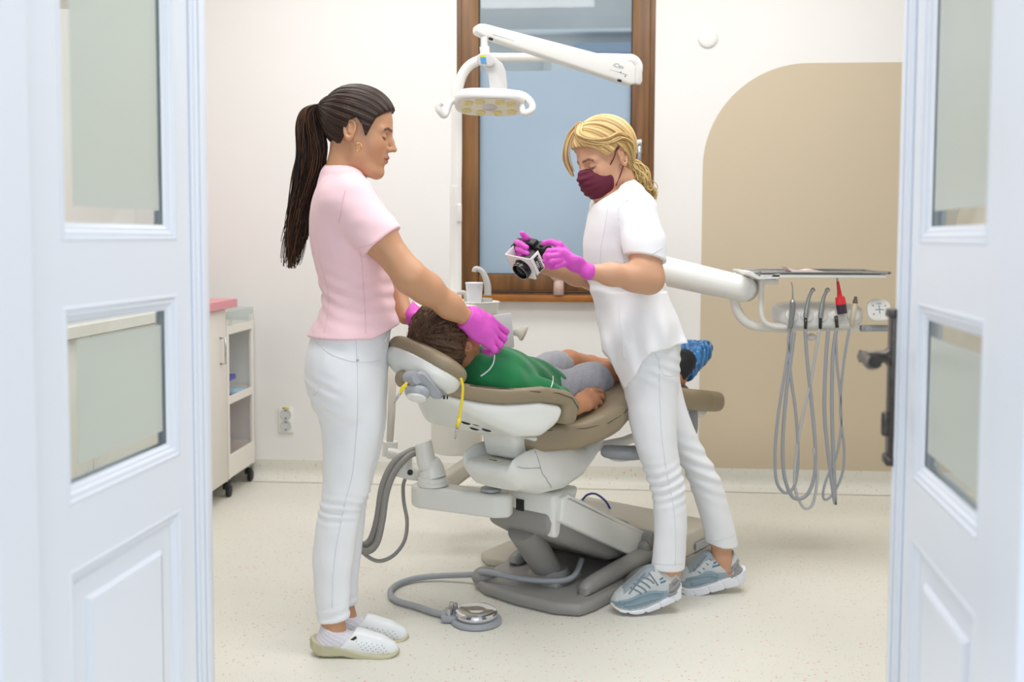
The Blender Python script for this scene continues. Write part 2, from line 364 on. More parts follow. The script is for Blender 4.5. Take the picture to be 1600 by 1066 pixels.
# ---------------------------------------------------------------- window
wd = thing('window_1', None, None, RW((WU0+WU1)/2, VB, WZ0)); wd['kind'] = 'structure'
def frame(u0, u1, z0, z1, wl, wb, v0, v1, bev=.006):
    return join(rbox(u0, u0+wl, v0, v1, z0, z1, bev), rbox(u1-wl, u1, v0, v1, z0, z1, bev), rbox(u0+wl, u1-wl, v0, v1, z0, z0+wb, bev), rbox(u0+wl, u1-wl, v0, v1, z1-wb, z1, bev))
obj('window_frame', frame(WU0, WU1, WZ0, WZ1, .035, .03, VB-.004, VB+.09), M_wood, wd, angle=30)
sash = obj('window_sash', frame(WU0+.025, WU1-.027, WZ0+.035, WZ1-.03, .087, .085, VB-.022, VB+.05, .009), M_wood, wd, angle=30)
obj('glazing_bead', frame(WU0+.108, WU1-.110, WZ0+.115, WZ1-.11, .008, .008, VB-.012, VB+.0, .001), M_black, wd, angle=30)
gu0, gu1, gz0, gz1 = WU0+.10, WU1-.104, WZ0+.11, WZ1-.1
obj('window_pane', rbox(gu0, gu1, VB+.012, VB+.018, gz0, gz1), M_clear, wd, smooth=False)
obj('frosted_film', rbox(gu0, gu1, VB+.0095, VB+.0115, gz0, 2.078), M_film, wd, smooth=False)
obj('window_sill', rbox(WU0-.03, WU1+.06, VB-.06, VB-.0, .934, .968, .006), M_sill, wd, angle=30)
# chrome window handle
hp = RW(.257, VB-.022, 1.70)
hd = obj('window_handle', join(box(hp-E2*.006, (.03, .012, .07), (E1, E2, Z3), .004), tube([hp-E2*.012, hp-E2*.045, hp-E2*.05-Z3*.008, hp-E2*.05-Z3*.13], .009, 12)), M_steel, wd)
# what lies outside the clear upper pane
M_out = mat('grey_render', rgb(205, 206, 206), .9, noise=(3, .08)); M_outw = mat('white_shutter', rgb(225, 228, 232), .7); M_outb = mat('bluegrey_band', rgb(150, 168, 190), .7)
ob = thing('building_facade', 'pale grey building wall with ledges seen through the clear top of window', 'building', RW(-.2, VB+3, 0))
obj('facade_wall', rbox(-4, 4, VB+3, VB+3.2, 0, 6), M_out, ob, smooth=False)
zl0, zl1 = at(900, 82, 7.8)[2], at(900, 68, 7.8)[2]
obj('ledge', rbox(-.1, 4, VB+2.8, VB+3, zl0, zl1, .01), M_outb, ob, smooth=False)
obj('ledge', rbox(-4, 4, VB+2.9, VB+3, at(900, 52, 7.9)[2], at(900, 46, 7.9)[2], .01), M_outw, ob, smooth=False)
obj('shutter', rbox(-.28, 1.6, VB+2.92, VB+3, 1.6, at(900, 92, 7.9)[2]), M_outw, ob, smooth=False)
obj('shutter_edge', rbox(-.34, -.28, VB+2.92, VB+3, 1.6, at(900, 92, 7.9)[2]), M_out, ob, smooth=False)

# ---------------------------------------------------------------- wall fittings
def wallp(px, py, d=0): return hit(px, py, RW(0, VB-d), E2)
c = wallp(447.5, 656); so = thing('power_socket', 'white double wall power socket with a yellow sticker', 'socket', c)
obj('faceplate', box(c-E2*.005, (.078, .01, .132), (E1, E2, Z3), .004), M_white, so, angle=40)
for dz in (.03, -.03):
    p = c-E2*.011+Z3*dz; s = obj('socket_insert', lathe([(.0285, 0), (.0285, .003), (.024, .0035), (.022, -.008), (0, -.008)], p, -E2, 28), mat('socket_grey', rgb(205, 205, 205), .4), so, angle=40)
    obj('contact_hole', join(ball(p+E1*.0095+E2*.007, .0028, n=8), ball(p-E1*.0095+E2*.007, .0028, n=8), box(p+Z3*.02+E2*.003, (.006, .01, .006)), box(p-Z3*.02+E2*.003, (.006, .01, .006))), M_black, so)
obj('sticker', box(c-E2*.0105+Z3*.062, (.034, .0008, .010), (E1, E2, Z3)), mat('yellow_sticker', rgb(214, 208, 40), .5), so)
c = wallp(1106, 60); tag(obj('blanking_cover', lathe([(.047, 0), (.047, .006), (.043, .011), (.03, .014), (0, .015)], c, -E2, 40), M_white, origin=c, angle=50), 'small round white blanking cap on the wall above the beige paint', 'cover')

# ---------------------------------------------------------------- left cabinets, worktop, trolley
cb = thing('base_cabinet', 'off-white low cabinet under pink worktop behind left door', 'cabinet', RW(-2.0, 3.6, 0))
obj('carcass', rbox(UL+.005, -1.712, 2.0, 4.575, .085, .915, .001), M_cab, cb, smooth=False)
obj('plinth', rbox(UL+.005, -1.76, 2.0, 4.53, .001, .085), M_cab, cb, smooth=False)
for i in range(4):
    a = 2.003+i*.643; d = obj('cabinet_door', rbox(-1.711, -1.69, a, a+.638, .09, .91, .002), M_cab, cb, angle=30)
    obj('handle', tube([RW(-1.69, a+.56, .78), RW(-1.665, a+.56, .78), RW(-1.665, a+.56, .66), RW(-1.69, a+.56, .66)], .005, 8), M_steel, d)
tag(obj('worktop', rbox(UL+.005, -1.665, 1.98, 3.93, .9155, .955, .002), M_cab, smooth=False), 'off-white worktop behind the left door, before the pink one', 'worktop')
tag(obj('worktop', rbox(UL+.005, -1.665, 3.932, 4.66, .9155, .955, .002), M_pink, smooth=False), 'pink laminate worktop on the off-white cabinet at far left', 'worktop')
wc = thing('wall_cabinet', 'white wall cupboard seen through the upper glass of left door', 'cabinet', RW(-2.15, 3.2, 2.16))
obj('carcass', rbox(UL+.004, -1.98, 2.2, 4.0, 2.18, 2.85, .002), M_cab, wc, smooth=False)
for i in range(3):
    a = 2.2+i*.6; d = obj('cabinet_door', rbox(-1.98, -1.962, a+.002, a+.597, 2.17, 2.85, .002), M_cab, wc, angle=30)
    obj('handle', tube([RW(-1.962, a+.54, 2.32), RW(-1.925, a+.54, 2.32), RW(-1.925, a+.54, 2.21), RW(-1.962, a+.54, 2.21)], .007, 8), M_black, d)
M_acr = frosted('clear_acrylic', (.85, .88, .88), .3, .05, .82)
ca = thing('trolley', 'slim white three-tier trolley on black castors beside back wall', 'trolley', RW(-1.87, 4.78, 0))
for (u, v) in ((-1.7, 4.6), (-1.7, 4.95), (-2.04, 4.6), (-2.04, 4.95)):
    obj('post', rbox(u-.009, u+.009, v-.012, v+.012, .09, .86, .003), M_cab, ca, angle=30)
for (z0, z1, t) in ((.094, .205, .10), (.45, .488, .455), (.785, .825, .79)):
    obj('shelf', join(rbox(-2.04, -1.70, 4.60, 4.95, t, t+.012), rbox(-1.70, -1.69, 4.59, 4.96, z0, z1, .002), rbox(-2.05, -2.04, 4.59, 4.96, z0, z1, .002), rbox(-2.04, -1.7, 4.59, 4.6, z0, z1), rbox(-2.04, -1.7, 4.95, 4.96, z0, z1)), M_cab, ca, smooth=False)
obj('acrylic_rim', join(rbox(-1.694, -1.69, 4.59, 4.96, .826, .895), rbox(-2.05, -2.046, 4.59, 4.96, .826, .895), rbox(-2.046, -1.694, 4.59, 4.594, .826, .895), rbox(-2.046, -1.694, 4.956, 4.96, .826, .895)), M_acr, ca, smooth=False)
for (u, v) in ((-1.715, 4.62), (-1.715, 4.93), (-2.02, 4.62), (-2.02, 4.93)):
    k = obj('castor', join(lathe([(0, -.012), (.016, -.012), (.028, -.008), (.028, .008), (.016, .012), (0, .012)], RW(u+.01, v, .0285), E1, 24), box(RW(u, v, .052), (.03, .04, .03), (E1, E2, Z3), .006)), M_black, ca, angle=40)
    obj('castor_stem', tube([RW(u, v, .06), RW(u, v, .095)], .006, 8), M_steel, k)
M_blue = mat('blue_plastic', rgb(46, 62, 168), .35); M_teal = mat('teal_plastic', rgb(40, 130, 170), .4)
b = thing('tape_dispenser', 'blue plastic dispenser on the trolley middle shelf', 'dispenser', RW(-1.76, 4.70, .4675))
obj('dispenser_body', join(rbox(-1.80, -1.73, 4.66, 4.74, .468, .483, .003), rbox(-1.785, -1.745, 4.68, 4.73, .48, .55, .004)), M_blue, b, angle=30)
obj('dispenser_hood', join(rbox(-1.81, -1.72, 4.64, 4.78, .55, .575, .005)), M_blue, b, angle=30)
tag(obj('tray', join(rbox(-1.9, -1.71, 4.78, 4.93, .4675, .485, .004)), mat('pale_blue_plastic', rgb(170, 205, 222), .4), angle=30), 'pale blue tray lying on trolley middle shelf behind the dispenser', 'tray')
tag(obj('paper_stack', rbox(-2.02, -1.71, 4.61, 4.94, .1125, .125, .002), mat('pink_paper', rgb(226, 178, 188), .6), smooth=False), 'flat pink paper stack lying on the trolley bottom shelf', 'paper')
tag(obj('cloth', ball(RW(-1.76, 4.66, .16), (.03, .035, .034), n=14), M_teal), 'teal cloth bundle on the trolley bottom shelf', 'cloth')
b = thing('tissue_box', 'white cardboard box in the clear top tray of the trolley', 'box', RW(-1.86, 4.72, .8025))
obj('carton', rbox(-1.95, -1.77, 4.62, 4.80, .8025, .885, .003), M_white, b, smooth=False)
obj('box_opening', rbox(-1.90, -1.82, 4.68, 4.74, .884, .887), M_black, b, smooth=False)
tag(obj('jar', lathe([(.001, 0), (.03, 0), (.03, .05), (.024, .055), (0, .056)], RW(-1.80, 4.87, .8025), n=24), M_acr, angle=40), 'small clear jar at the back of the trolley top tray', 'jar')

# ---------------------------------------------------------------- double door, open towards the room
def leaf(name, H, F, side, label):
    """H hinge, F free edge (ground points); visible face looks to the doorway centre"""
    H = V(H[0], H[1], 0); F = V(F[0], F[1], 0); d = nrm(F-H); n = V(d[1], -d[0], 0) if side < 0 else V(-d[1], d[0], 0)   # n towards doorway centre
    W = .60; s = np.linalg.norm(F-H)/W*1.0; T = .04; ZT = 2.30
    def B(t0, t1, z0, z1, n0, n1, bev=0): return box(H+d*(t0+t1)/2+Z3*(z0+z1)/2+n*(n0+n1)/2, (t1-t0, n1-n0, z1-z0), (d, n, Z3), bev)
    dr = thing(name, label, None, H+Z3*.01); dr['kind'] = 'structure'
    t0, t1, tw = .09, .465, .60
    ops = [(1.242, 2.16), (.830, 1.142), (.16, .728)]
    parts = [B(0, t0, .01, ZT, -T, 0), B(t1, tw, .01, ZT, -T, 0)]
    zs = [.01, .16, .728, .830, 1.142, 1.242, 2.16, ZT]
    for a, b_ in ((0, 1), (2, 3), (4, 5), (6, 7)): parts.append(B(t0, t1, zs[a], zs[b_], -T, 0))
    obj('stile_and_rail', join(*parts), M_door, dr, smooth=False)
    def mold(a0, a1, z0, z1, prof):
        """prof [(inset, depth)] mitred moulding"""
        vs = []; fs = []; m = len(prof)
        for (i, dp) in prof:
            for (t, z) in ((a0+i, z0+i), (a1-i, z0+i), (a1-i, z1-i), (a0+i, z1-i)): vs.append(H+d*t+Z3*z+n*dp)
        for j in range(m-1):
            for k in range(4):
                q = (j*4+k, j*4+(k+1) % 4, (j+1)*4+(k+1) % 4, (j+1)*4+k); fs.append(q if side < 0 else q[::-1])
        return (vs, fs)
    pr = [(0, 0), (.002, .0012), (.006, .0012), (.008, -.003), (.012, -.0015), (.016, -.003), (.019, -.0075), (.023, -.007), (.027, -.011), (.030, -.012)]
    for i, (z0, z1) in enumerate(ops):
        obj('moulding', mold(t0, t1, z0, z1, pr), M_door, dr, angle=35)
        back = [(p, -T-q) for p, q in pr]; obj('moulding', mold(t0, t1, z0, z1, [(a, -T-b) for a, b in pr]), M_door, dr, angle=35)
        if i < 2:
            g0, g1, h0, h1 = t0+.026, t1-.026, z0+.026, z1-.026
            f = obj('glass', B(g0, g1, h0, h1, -.0165, -.0135), M_clear, dr, smooth=False)
            ins = .030
            obj('frosted_field', B(g0+ins, g1-ins*.55, h0+ins, h1-ins, -.0134, -.0128), M_frost, dr, smooth=False)
        else:
            obj('panel', join(B(t0+.02, t1-.02, z0+.02, z1-.02, -.028, -.012), B(t0+.07, t1-.07, z0+.07, z1-.07, -.013, -.004, .003)), M_door, dr, smooth=False)
            obj('moulding', mold(t0+.062, t1-.062, z0+.062, z1-.062, [(0, -.0125), (.003, -.008), (.008, -.0045)]), M_door, dr, angle=35)
    obj('astragal', join(B(.523, .533, .01, ZT, 0, .006, .002), B(.533, .585, .01, ZT, 0, .010, .004), B(.545, .57, .01, ZT, .010, .014, .003)), M_door, dr, angle=35)
    return dr, H, d, n, B
dl, *_ = leaf('door_1', (-.700, 1.43), (-.617, 2.03), -1, 'white panelled door leaf with frosted glass, left of doorway')
dr, H, d, n, B = leaf('door_2', (.634, 1.27), (.725, 1.85), 1, 'white panelled door leaf with frosted glass, right of doorway')
# long bronze handle plate and lever on the right leaf
pl = obj('handle_plate', join(B(.556, .592, .835, 1.118, .010, .022, .003), B(.553, .595, 1.105, 1.122, .010, .027, .004), B(.553, .595, .83, .848, .010, .027, .004), B(.556, .575, .885, .93, .02, .034, .004)), M_bronze, dr, angle=40)
lv = H+d*.575+Z3*1.032
obj('lever', join(lathe([(.017, 0), (.017, .006), (.012, .010), (.010, .045), (.012, .055), (.0, .058)], lv+n*.02, n, 20), tube([lv+n*.068, lv+n*.07-d*.03, lv+n*.072-d*.09-Z3*.004, lv+n*.07-d*.12+Z3*.004], [.011, .0095, .010, .012], 12, 4)), M_bronze, pl, angle=60)
lv = lv-n*.06-Z3*0
# jambs and the wall the doors hang in
JL = nrm(V(.634+.70, 1.27-1.43, 0)); JN = V(-JL[1], JL[0], 0)
def JB(c, x0, x1, y0, y1, z0, z1, bev=0): return box(V(c[0], c[1], 0)+JL*(x0+x1)/2+JN*(y0+y1)/2+Z3*(z0+z1)/2, (x1-x0, y1-y0, z1-z0), (JL, JN, Z3), bev)
struct('trim_2', join(JB((-.70, 1.43), -.055, .022, -.11, -.015, 0, 2.4, .003)), M_door)
struct('trim_3', join(JB((.634, 1.27), -.016, .060, -.11, -.015, 0, 2.4, .003)), M_door)
struct('trim_4', JB((-.70, 1.43), -.05, 1.40, -.11, -.015, 2.33, 2.42, .003), M_door)
struct('wall_front', join(JB((-.70, 1.43), -2.2, -.058, -.07, -.02, 0, CE), JB((.634, 1.27), .063, 2.8, -.07, -.02, 0, CE), JB((-.70, 1.43), -.058, 1.41, -.07, -.02, 2.42, CE)), M_hall)
# ---------------------------------------------------------------- dental chair (own axes: CA head to foot, CB to the near side)
CO = V(.028, 3.33, 0); CA = V(.609, .793, 0); CB = V(.793, -.609, 0)
def CH(a, b, z): return CO+CA*a+CB*b+Z3*z
def loc(P): q = P-CO; return q@CA, q@CB, P[:, 2]
def cbox(a0, a1, b0, b1, z0, z1, bev=0, seg=3): return box(CH((a0+a1)/2, (b0+b1)/2, (z0+z1)/2), (a1-a0, b1-b0, z1-z0), (CA, CB, Z3), bev, seg)
def cprism(az, b0, b1, bev=0, seg=3): return prism([CH(a, b0, z) for a, z in az], CB*(b1-b0), bev, seg)
M_taupe = mat('taupe_upholstery', rgb(144, 129, 104), .42, bump=(260, .05))
M_shell = mat('chair_shell', rgb(226, 226, 220), .28)
M_grey = mat('grey_cast', rgb(146, 144, 140), .42, bump=(220, .05))
M_beigeg = mat('warm_grey_cover', rgb(192, 186, 172), .45)
M_mid = mat('mid_grey_plastic', rgb(160, 163, 168), .35)
M_dark = mat('dark_gap', rgb(30, 30, 32), .6)
M_hose = mat('grey_hose', rgb(146, 143, 138), .45)
M_hose2 = mat('bluegrey_hose', rgb(160, 163, 168), .42)
dc = thing('dental_chair', 'reclined taupe and white dental chair on grey base the child lies on', 'dental chair', CH(.4, 0, 0))
# base plate with raised rims
base = [CH(a, b, 0) for a, b in ((.035, -.235), (-.01, -.15), (-.022, 0), (-.01, .15), (.03, .232), (.10, .245), (.62, .245), (.95, .235), (.95, -.235), (.10, -.245))]
m1 = prism(base, Z3*.042, .018, 4)
rim = lambda b, a0, a1: join(tube([CH(a0, b, .045), CH(a0+.06, b, .066), CH(a1, b, .075)], [.022, .03, .036], 14, 6))
lug = join(ball(CH(.42, .255, .035), (.13, .06, .035), (CA, CB, Z3)), ball(CH(.06, -.2, .04), (.05, .045, .035), (CA, CB, Z3)))
obj('base_plate', join(m1, rim(.185, .13, .7), rim(-.19, .22, .7), lug), M_grey, dc, angle=40)
obj('foot_plate', prism([CH(a, b, 0) for a, b in ((.24, -.34), (.28, -.40), (.75, -.42), (.75, -.25), (.26, -.25))], Z3*.035, .012, 3), M_beigeg, dc, angle=40)
# floor box at the back
fb = [(.52, .0), (.95, .0), (.95, .14), (.60, .17), (.52, .13)]
bx = obj('floor_box', join(cprism([(.56, .055), (.93, .055), (.93, .125), (.86, .15), (.60, .15), (.56, .11)], -.30, .30, .014)), M_beigeg, dc, angle=40)
obj('box_skirt', cbox(.55, .94, -.305, .305, .002, .06, .006), M_grey, dc, angle=40)
obj('socket_panel', join(cbox(.70, .80, .305, .309, .07, .10, .001)), M_mid, dc, angle=40)
# blue cable loop on the box
obj('blue_cable', tube([CH(.80, -.28, .14), CH(.80, -.25, .175), CH(.79, -.20, .19), CH(.77, -.14, .175), CH(.76, -.11, .148)], .0045, 8, 6), mat('navy_cable', rgb(24, 36, 130), .4), dc)
# lifting link
obj('lift_beam', cprism([(-.02, .335), (-.015, .268), (.08, .215), (.36, .085), (.52, .062), (.60, .12), (.50, .20), (.06, .37)], -.13, .140, .022), M_grey, dc, angle=35)
obj('link_cover', cprism([(-.002, .318), (.012, .392), (.05, .398), (.545, .150), (.552, .062), (.52, .055)], .135, .172, .008), M_shell, dc, angle=35)
obj('link_cover', cprism([(-.002, .318), (.012, .392), (.05, .398), (.545, .150), (.552, .062), (.52, .055)], -.165, -.13, .008), M_shell, dc, angle=35)
obj('link_top_plate', cprism([(.03, .385), (.045, .400), (.55, .156), (.54, .14)], -.165, .172, .004), M_shell, dc, angle=35)
obj('cylinder', join(tube([CH(.02, 0, .26), CH(.17, 0, .075)], [.055, .048], 20), lathe([(.075, 0), (.078, .02), (.062, .045)], CH(.18, 0, .04), Z3, 24), cbox(.10, .26, -.085, .085, .04, .06, .006)), M_grey, dc, angle=40)
obj('pivot', join(tube([CH(.56, -.2, .12), CH(.56, .21, .12)], .04, 20), cbox(.50, .62, .15, .21, .04, .13, .02)), M_grey, dc, angle=40)
# support box above the link
sb = obj('support_block', cprism([(-.01, .405), (-.01, .30), (.03, .29), (.05, .32), (.12, .36), (.15, .405)], -.08, .15, .018), M_shell, dc, angle=40)
obj('support_bracket', join(cprism([(-.005, .33), (-.008, .262), (.015, .255), (.03, .27), (.04, .33)], .12, .148, .006)), M_shell, sb, angle=40)
obj('switch', join(cbox(-.0135, -.0105, -.005, .028, .325, .37, .001)), M_dark, sb)
obj('black_wheel', tube([CH(.02, -.04, .30), CH(.02, .03, .30)], .03, 20), M_dark, sb)
# chassis: boat-shaped housing
BO = .05
def f_chassis(P):
    a, b, z = loc(P); b = b-BO
    bot = np.interp(a, [-.29, -.245, -.19, -.08, .04, .14, .24, .32, .40], [.58, .50, .45, .417, .410, .430, .49, .56, .63])+.03*(np.abs(b)/.15)**3
    hi = np.interp(a, [-.2, -.02, .05, .10, .16, .24, .3, .4], [.585, .583, .575, .55, .54, .565, .62, .65])
    step = np.interp(np.abs(b), [.082, .100], [.540, .588]); top = np.where(a < -.12, np.minimum(hi, np.maximum(step, np.interp(a, [-.135, -.12], [.540, .588]))), hi)
    w = np.interp(a, [-.27, -.23, -.16, .0, .2, .36], [.085, .108, .122, .13, .13, .11])
    d = smax(smax((bot-z)*.8, (z-top)*.5, .010), np.abs(b)-w, .04)
    return smax(d, smax(a-.36, -.26-a, .01), .025)*.95
def csculpt(f, a, b, z, h=.006):
    C_ = np.array([CH(x, y, w) for x in a for y in b for w in z]); lo, hi = C_.min(0), C_.max(0); g = lambda P: smax(f(P), (np.abs(((P-CO)@CB)-(b[0]+b[1])/2)-(b[1]-b[0])/2), .001); return sculpt(g, lo, hi, h)
obj('chassis', csculpt(f_chassis, (-.31, .42), (-.15, .25), (.36, .70), .005), M_shell, dc)
obj('label_plate', join(box(CH(-.205, BO, .5415), (.05, .03, .002), (CB, CA, Z3), .0005)), mat('label_cream', rgb(222, 218, 196), .5), dc, smooth=False)
text('label_lettering', 'A-dec', CH(-.205, BO, .543), CB, CA, .013, M_dark, dc)
# seam on the near side
def on_side(pts, f, b0=.30, push=.0006):
    out = []
    for a, z in pts:
        b = b0
        for _ in range(40):
            d = float(f(np.array([CH(a, b, z)]))[0])
            if d < .0006: break
            b -= max(d*.7, .0004)
        out.append(CH(a, b+push, z))
    return out
obj('seam', join(tube(on_side([(-.13, .575), (-.128, .55), (-.12, .52), (-.112, .50), (-.09, .48), (-.085, .47), (-.065, .455), (-.05, .44)], f_chassis), .0011, 6), tube(on_side([(-.22, .54), (-.2, .532), (-.17, .527), (-.14, .523), (-.12, .520)], f_chassis), .001, 6)), M_mid, dc)
# back support bracket
obj('back_bracket', join(cprism([(-.215, .70), (-.19, .60), (-.172, .545), (-.115, .545), (-.10, .60), (-.09, .68), (-.14, .70)], BO-.062, BO+.075, .016)), M_shell, dc, angle=40)
# backrest
def back_top(a, b): return np.interp(a, [-.50, -.43, -.2, -.11, -.06], [.85, .838, .803, .775, .745])-.04*(1-np.clip(np.abs(b)/.25, 0, 1)**2)*np.clip((a+.5)/.2, 0, 1)
def back_bot(a, b):
    c = np.interp(a, [-.5, -.45, -.35, -.25, -.12, -.06], [.79, .765, .70, .635, .61, .64]); s = np.interp(a, [-.5, -.42, -.34, -.26, -.19, -.14, -.10, -.07], [.79, .75, .69, .65, .645, .675, .715, .75])
    t = np.clip(np.abs(b)/.26, 0, 1)**2; return c*(1-t)+s*t
def back_w(a): return np.interp(a, [-.47, -.42, -.36, -.28, -.2, -.1], [.07, .10, .135, .19, .24, .272])
def f_back(P):
    a, b, z = loc(P); d = smax((back_bot(a, b)-z)*.8, (z-(back_top(a, b)-.045))*.95, .012); d = smax(d, (np.abs(b)-back_w(a))*.8, .03); return smax(d, smax(a+.112, -.47-a, .01), .03)
obj('backrest_shell', csculpt(f_back, (-.52, -.02), (-.3, .3), (.58, .9), .005), M_shell, dc)
def f_backc(P):
    a, b, z = loc(P); t = back_top(a, b); d = smax(z-t, t-.05-z, .02)
    end = smax(smax(np.abs(a+.088)-.030, (z-t), .02), (.665-z)-.0*a, .03)             # wraps the lower end
    end = smax(end, .14-np.abs(b), .02)
    d = smin(d, smax(end, (a+.05), .01), .012); d = smax(d, (np.abs(b)-back_w(a)-.008)*.8, .022); return smax(d, smax(a+.045, -.48-a, .01), .02)
obj('backrest_cushion', csculpt(f_backc, (-.52, 0), (-.31, .31), (.62, .93), .005), M_taupe, dc)
obj('cushion_seam', tube(on_side([(-.40, .812), (-.3, .795), (-.22, .782), (-.15, .772), (-.10, .752), (-.065, .715)], f_backc, .34, .0002), .0016, 6), mat('seam_dark', rgb(84, 72, 58), .6), dc)
# vents and slots under the shell
sl = []
for (px, py) in ((728, 661), (744, 663), (760, 672), (741, 670)):
    q = None
    for Yq in np.arange(3.05, 3.9, .002):
        p = at(px, py, Yq)
        if float(f_back(np.array([p]))[0]) < .001: q = p; break
    if q is not None: obj('vent_slot', ball(q, (.017, .004, .005), (nrm(CB*.75+CA*.2-Z3*.12), nrm(CA), Z3), 10), M_dark, dc)
# seat and leg rest
def seat_top(a, b): return np.interp(a, [-.40, -.2, 0, .12, .24, .36, .5, .8, 1.15, 1.42], [.665, .67, .675, .70, .742, .765, .745, .685, .63, .575])-.025*(1-np.clip(np.abs(b)/.26, 0, 1)**2)
def f_seat(P):
    a, b, z = loc(P); b = b-BO; t = seat_top(a, b)
    th = np.interp(a, [-.4, -.2, 0, .15, .28, .4, .6, 1.3], [.07, .08, .095, .10, .095, .085, .085, .085]); w = np.interp(a, [-.16, -.12, -.06, .0, .07, .15, .4,   .6, .98, 1.16], [.06, .11, .17, .215, .25, .265, .24, .20, .185, .16])
    d = smax(z-t, t-th-z, .035); d = smax(d, np.abs(b)-w, .04); return smax(d, smax(a-1.16, -.16-a, .01), .05)*.95
obj('seat_cushion', csculpt(f_seat, (-.45, 1.46), (-.34, .34), (.46, .80), .007), M_taupe, dc)
st = []
for px, py in ((812, 686), (860, 687), (900, 681), (935, 674), (965, 660), (985, 645)):
    pass
obj('seat_seam', tube(on_side([(-.1, .637), (0, .64), (.08, .65), (.16, .675), (.24, .70), (.30, .71)], f_seat, .36, .0002), .0016, 6), MATS['seam_dark'], dc)
obj('leg_rest_shell', cprism([(.42, .63), (.46, .60), (.9, .54), (1.08, .505), (1.12, .53), (1.0, .58), (.8, .62), (.5, .69)], -.15, .15, .02), M_shell, dc, angle=40)
obj('seat_underframe', cprism([(-.16, .62), (-.12, .60), (.15, .58), (.42, .63), (.46, .67), (.1, .63)], -.16, .16, .015), M_shell, dc, angle=40)
# swing armrest at the far-right, and the grey handle stub at the near side
obj('armrest', join(tube([at(1045, 608, 4.02), at(1060, 612, 4.02), at(1072, 635, 4.01), at(1075, 670, 4.0), at(1070, 690, 4.0)], [.035, .04, .042, .04, .03], 16, 6, flat=(nrm(V(.3, -1, 0)), .7))), M_mid, dc)
obj('side_handle', join(tube([at(944, 704, 3.47), at(952, 706, 3.46), at(985, 708, 3.45), at(1010, 706, 3.46)], [.020, .024, .026, .025], 16, 5)), M_mid, dc)
obj('under_handle_cap', join(ball(at(970, 715, 3.50), (.045, .03, .014), (V(1, 0, 0), V(0, 1, 0), Z3)), tube([at(925, 700, 3.55), at(975, 690, 3.62), at(1000, 680, 3.66)], .018, 10)), M_shell, dc)
# headrest
hc = CH(-.475, -.0, .868); hax = nrm(CA*.85-Z3*.5); hb = nrm(CB-Z3*.26); hn = nrm(np.cross(hax, hb)); hn = hn if hn[2] > 0 else -hn; hb = nrm(np.cross(hn, hax))
def f_head(P, r=(.098, .158, .036), o=0.0):
    q = P-hc-hn*o; x, y, z = q@hax, q@hb, q@hn; k = (np.abs(x/r[0])**2.4+np.abs(y/r[1])**2.4)**(1/2.4); rr = (k-1)*min(r[0], r[1]); return smax(rr, np.abs(z+.25*0)-r[2], .035)
obj('headrest_cushion', sculpt(lambda P: f_head(P, (.096, .143, .030), .020), hc-.22, hc+.22, .005), M_taupe, dc)
def f_hs(P):
    q = P-hc; x, y, z = q@hax, q@hb, q@hn; k = np.sqrt((x/.098)**2+(y/.140)**2+(np.minimum(z+.012, 0)/.055)**2)+1e-9; return smax((k-1)*.062, z-.006, .006)
obj('headrest_shell', sculpt(f_hs, hc-.22, hc+.22, .005), M_shell, dc)
# headrest joint
JY = 2.80
jt = obj('headrest_joint', join(tube([at(637, 590, JY+.03), at(652, 590, JY)], .0185, 20), prism([at(650, 581, JY), at(658, 582, JY), at(664, 588, JY), at(691, 617, JY+.05), at(690, 624, JY+.05), at(676, 624, JY+.05), at(664, 612, JY+.02), at(649, 598, JY)], V(.012, .05, 0), .006, 3)), M_mid, dc, angle=40)
kd = nrm(V(-.12, -.52, -.85)); kc = at(653, 608, JY+.03)
kb = obj('joint_knob', lathe([(.0, 0), (.032, .0), (.036, .006), (.036, .016), (.031, .024), (0, .026)], kc, kd, 32), M_mid, dc, angle=40); obj('knob_cap', lathe([(.029, 0), (.027, .006), (.012, .009), (0, .0095)], kc+kd*.0245, kd, 32), M_shell, kb, angle=40)
obj('joint_knob', ball(at(628, 592, JY+.08), (.021, .02, .026)), M_taupe, dc)
obj('release_button', join(box(at(694, 621, JY+.05), (.006, .01, .010), None, .001), box(at(699, 621, JY+.052), (.004, .01, .010), None, .001)), M_dark, dc)
obj('headrest_bar', box((hc+CH(-.40, 0, .77))/2-Z3*.02, (.05, .24, .012), (CB, nrm(CH(-.36, 0, .76)-hc), nrm(np.cross(CB, nrm(CH(-.36, 0, .76)-hc)))), .003), M_mid, dc)
# assistant arm with cone, clamp and pivot cap
az = .409; aR = V(-.040, 3.27, 0); aL = V(-.310, 3.37, 0); ad = nrm(aR-aL); an = V(-ad[1], ad[0], 0)
n1 = [aL+ad*(-.02)-an*.035, aR+ad*.02-an*.04]
arm = [aL-an*.042+ad*0, aR-an*.047, aR-an*.02+ad*.045, aR+an*.02+ad*.045, aR+an*.047, aL+an*.042, aL+an*.02-ad*.03, aL-an*.02-ad*.03]
obj('assistant_arm', prism([p+Z3*(az-.078-.02*((p-aL)@ad)) for p in arm], Z3*.078, .014, 4), M_shell, dc, angle=40)
obj('pivot_cap', lathe([(.036, 0), (.034, .008), (.02, .012), (0, .013)], aR+Z3*az-ad*.03, Z3, 28), M_mid, dc, angle=50)
cc = aL+ad*.045+Z3*az
cone_top = at(661, 690, cc[1]-.0)
co = obj('cone_post', join(lathe([(.053, 0), (.053, .010), (.050, .012), (.050, .024), (.046, .028)], cc, Z3, 32), tube([cc+Z3*.025, cc+Z3*.06-ad*.008, cc*.45+cone_top*.55-ad*.004, cone_top*.92+cc*.08, cone_top], [.046, .042, .033, .030, .026], 24, 5)), M_shell, dc, angle=50)
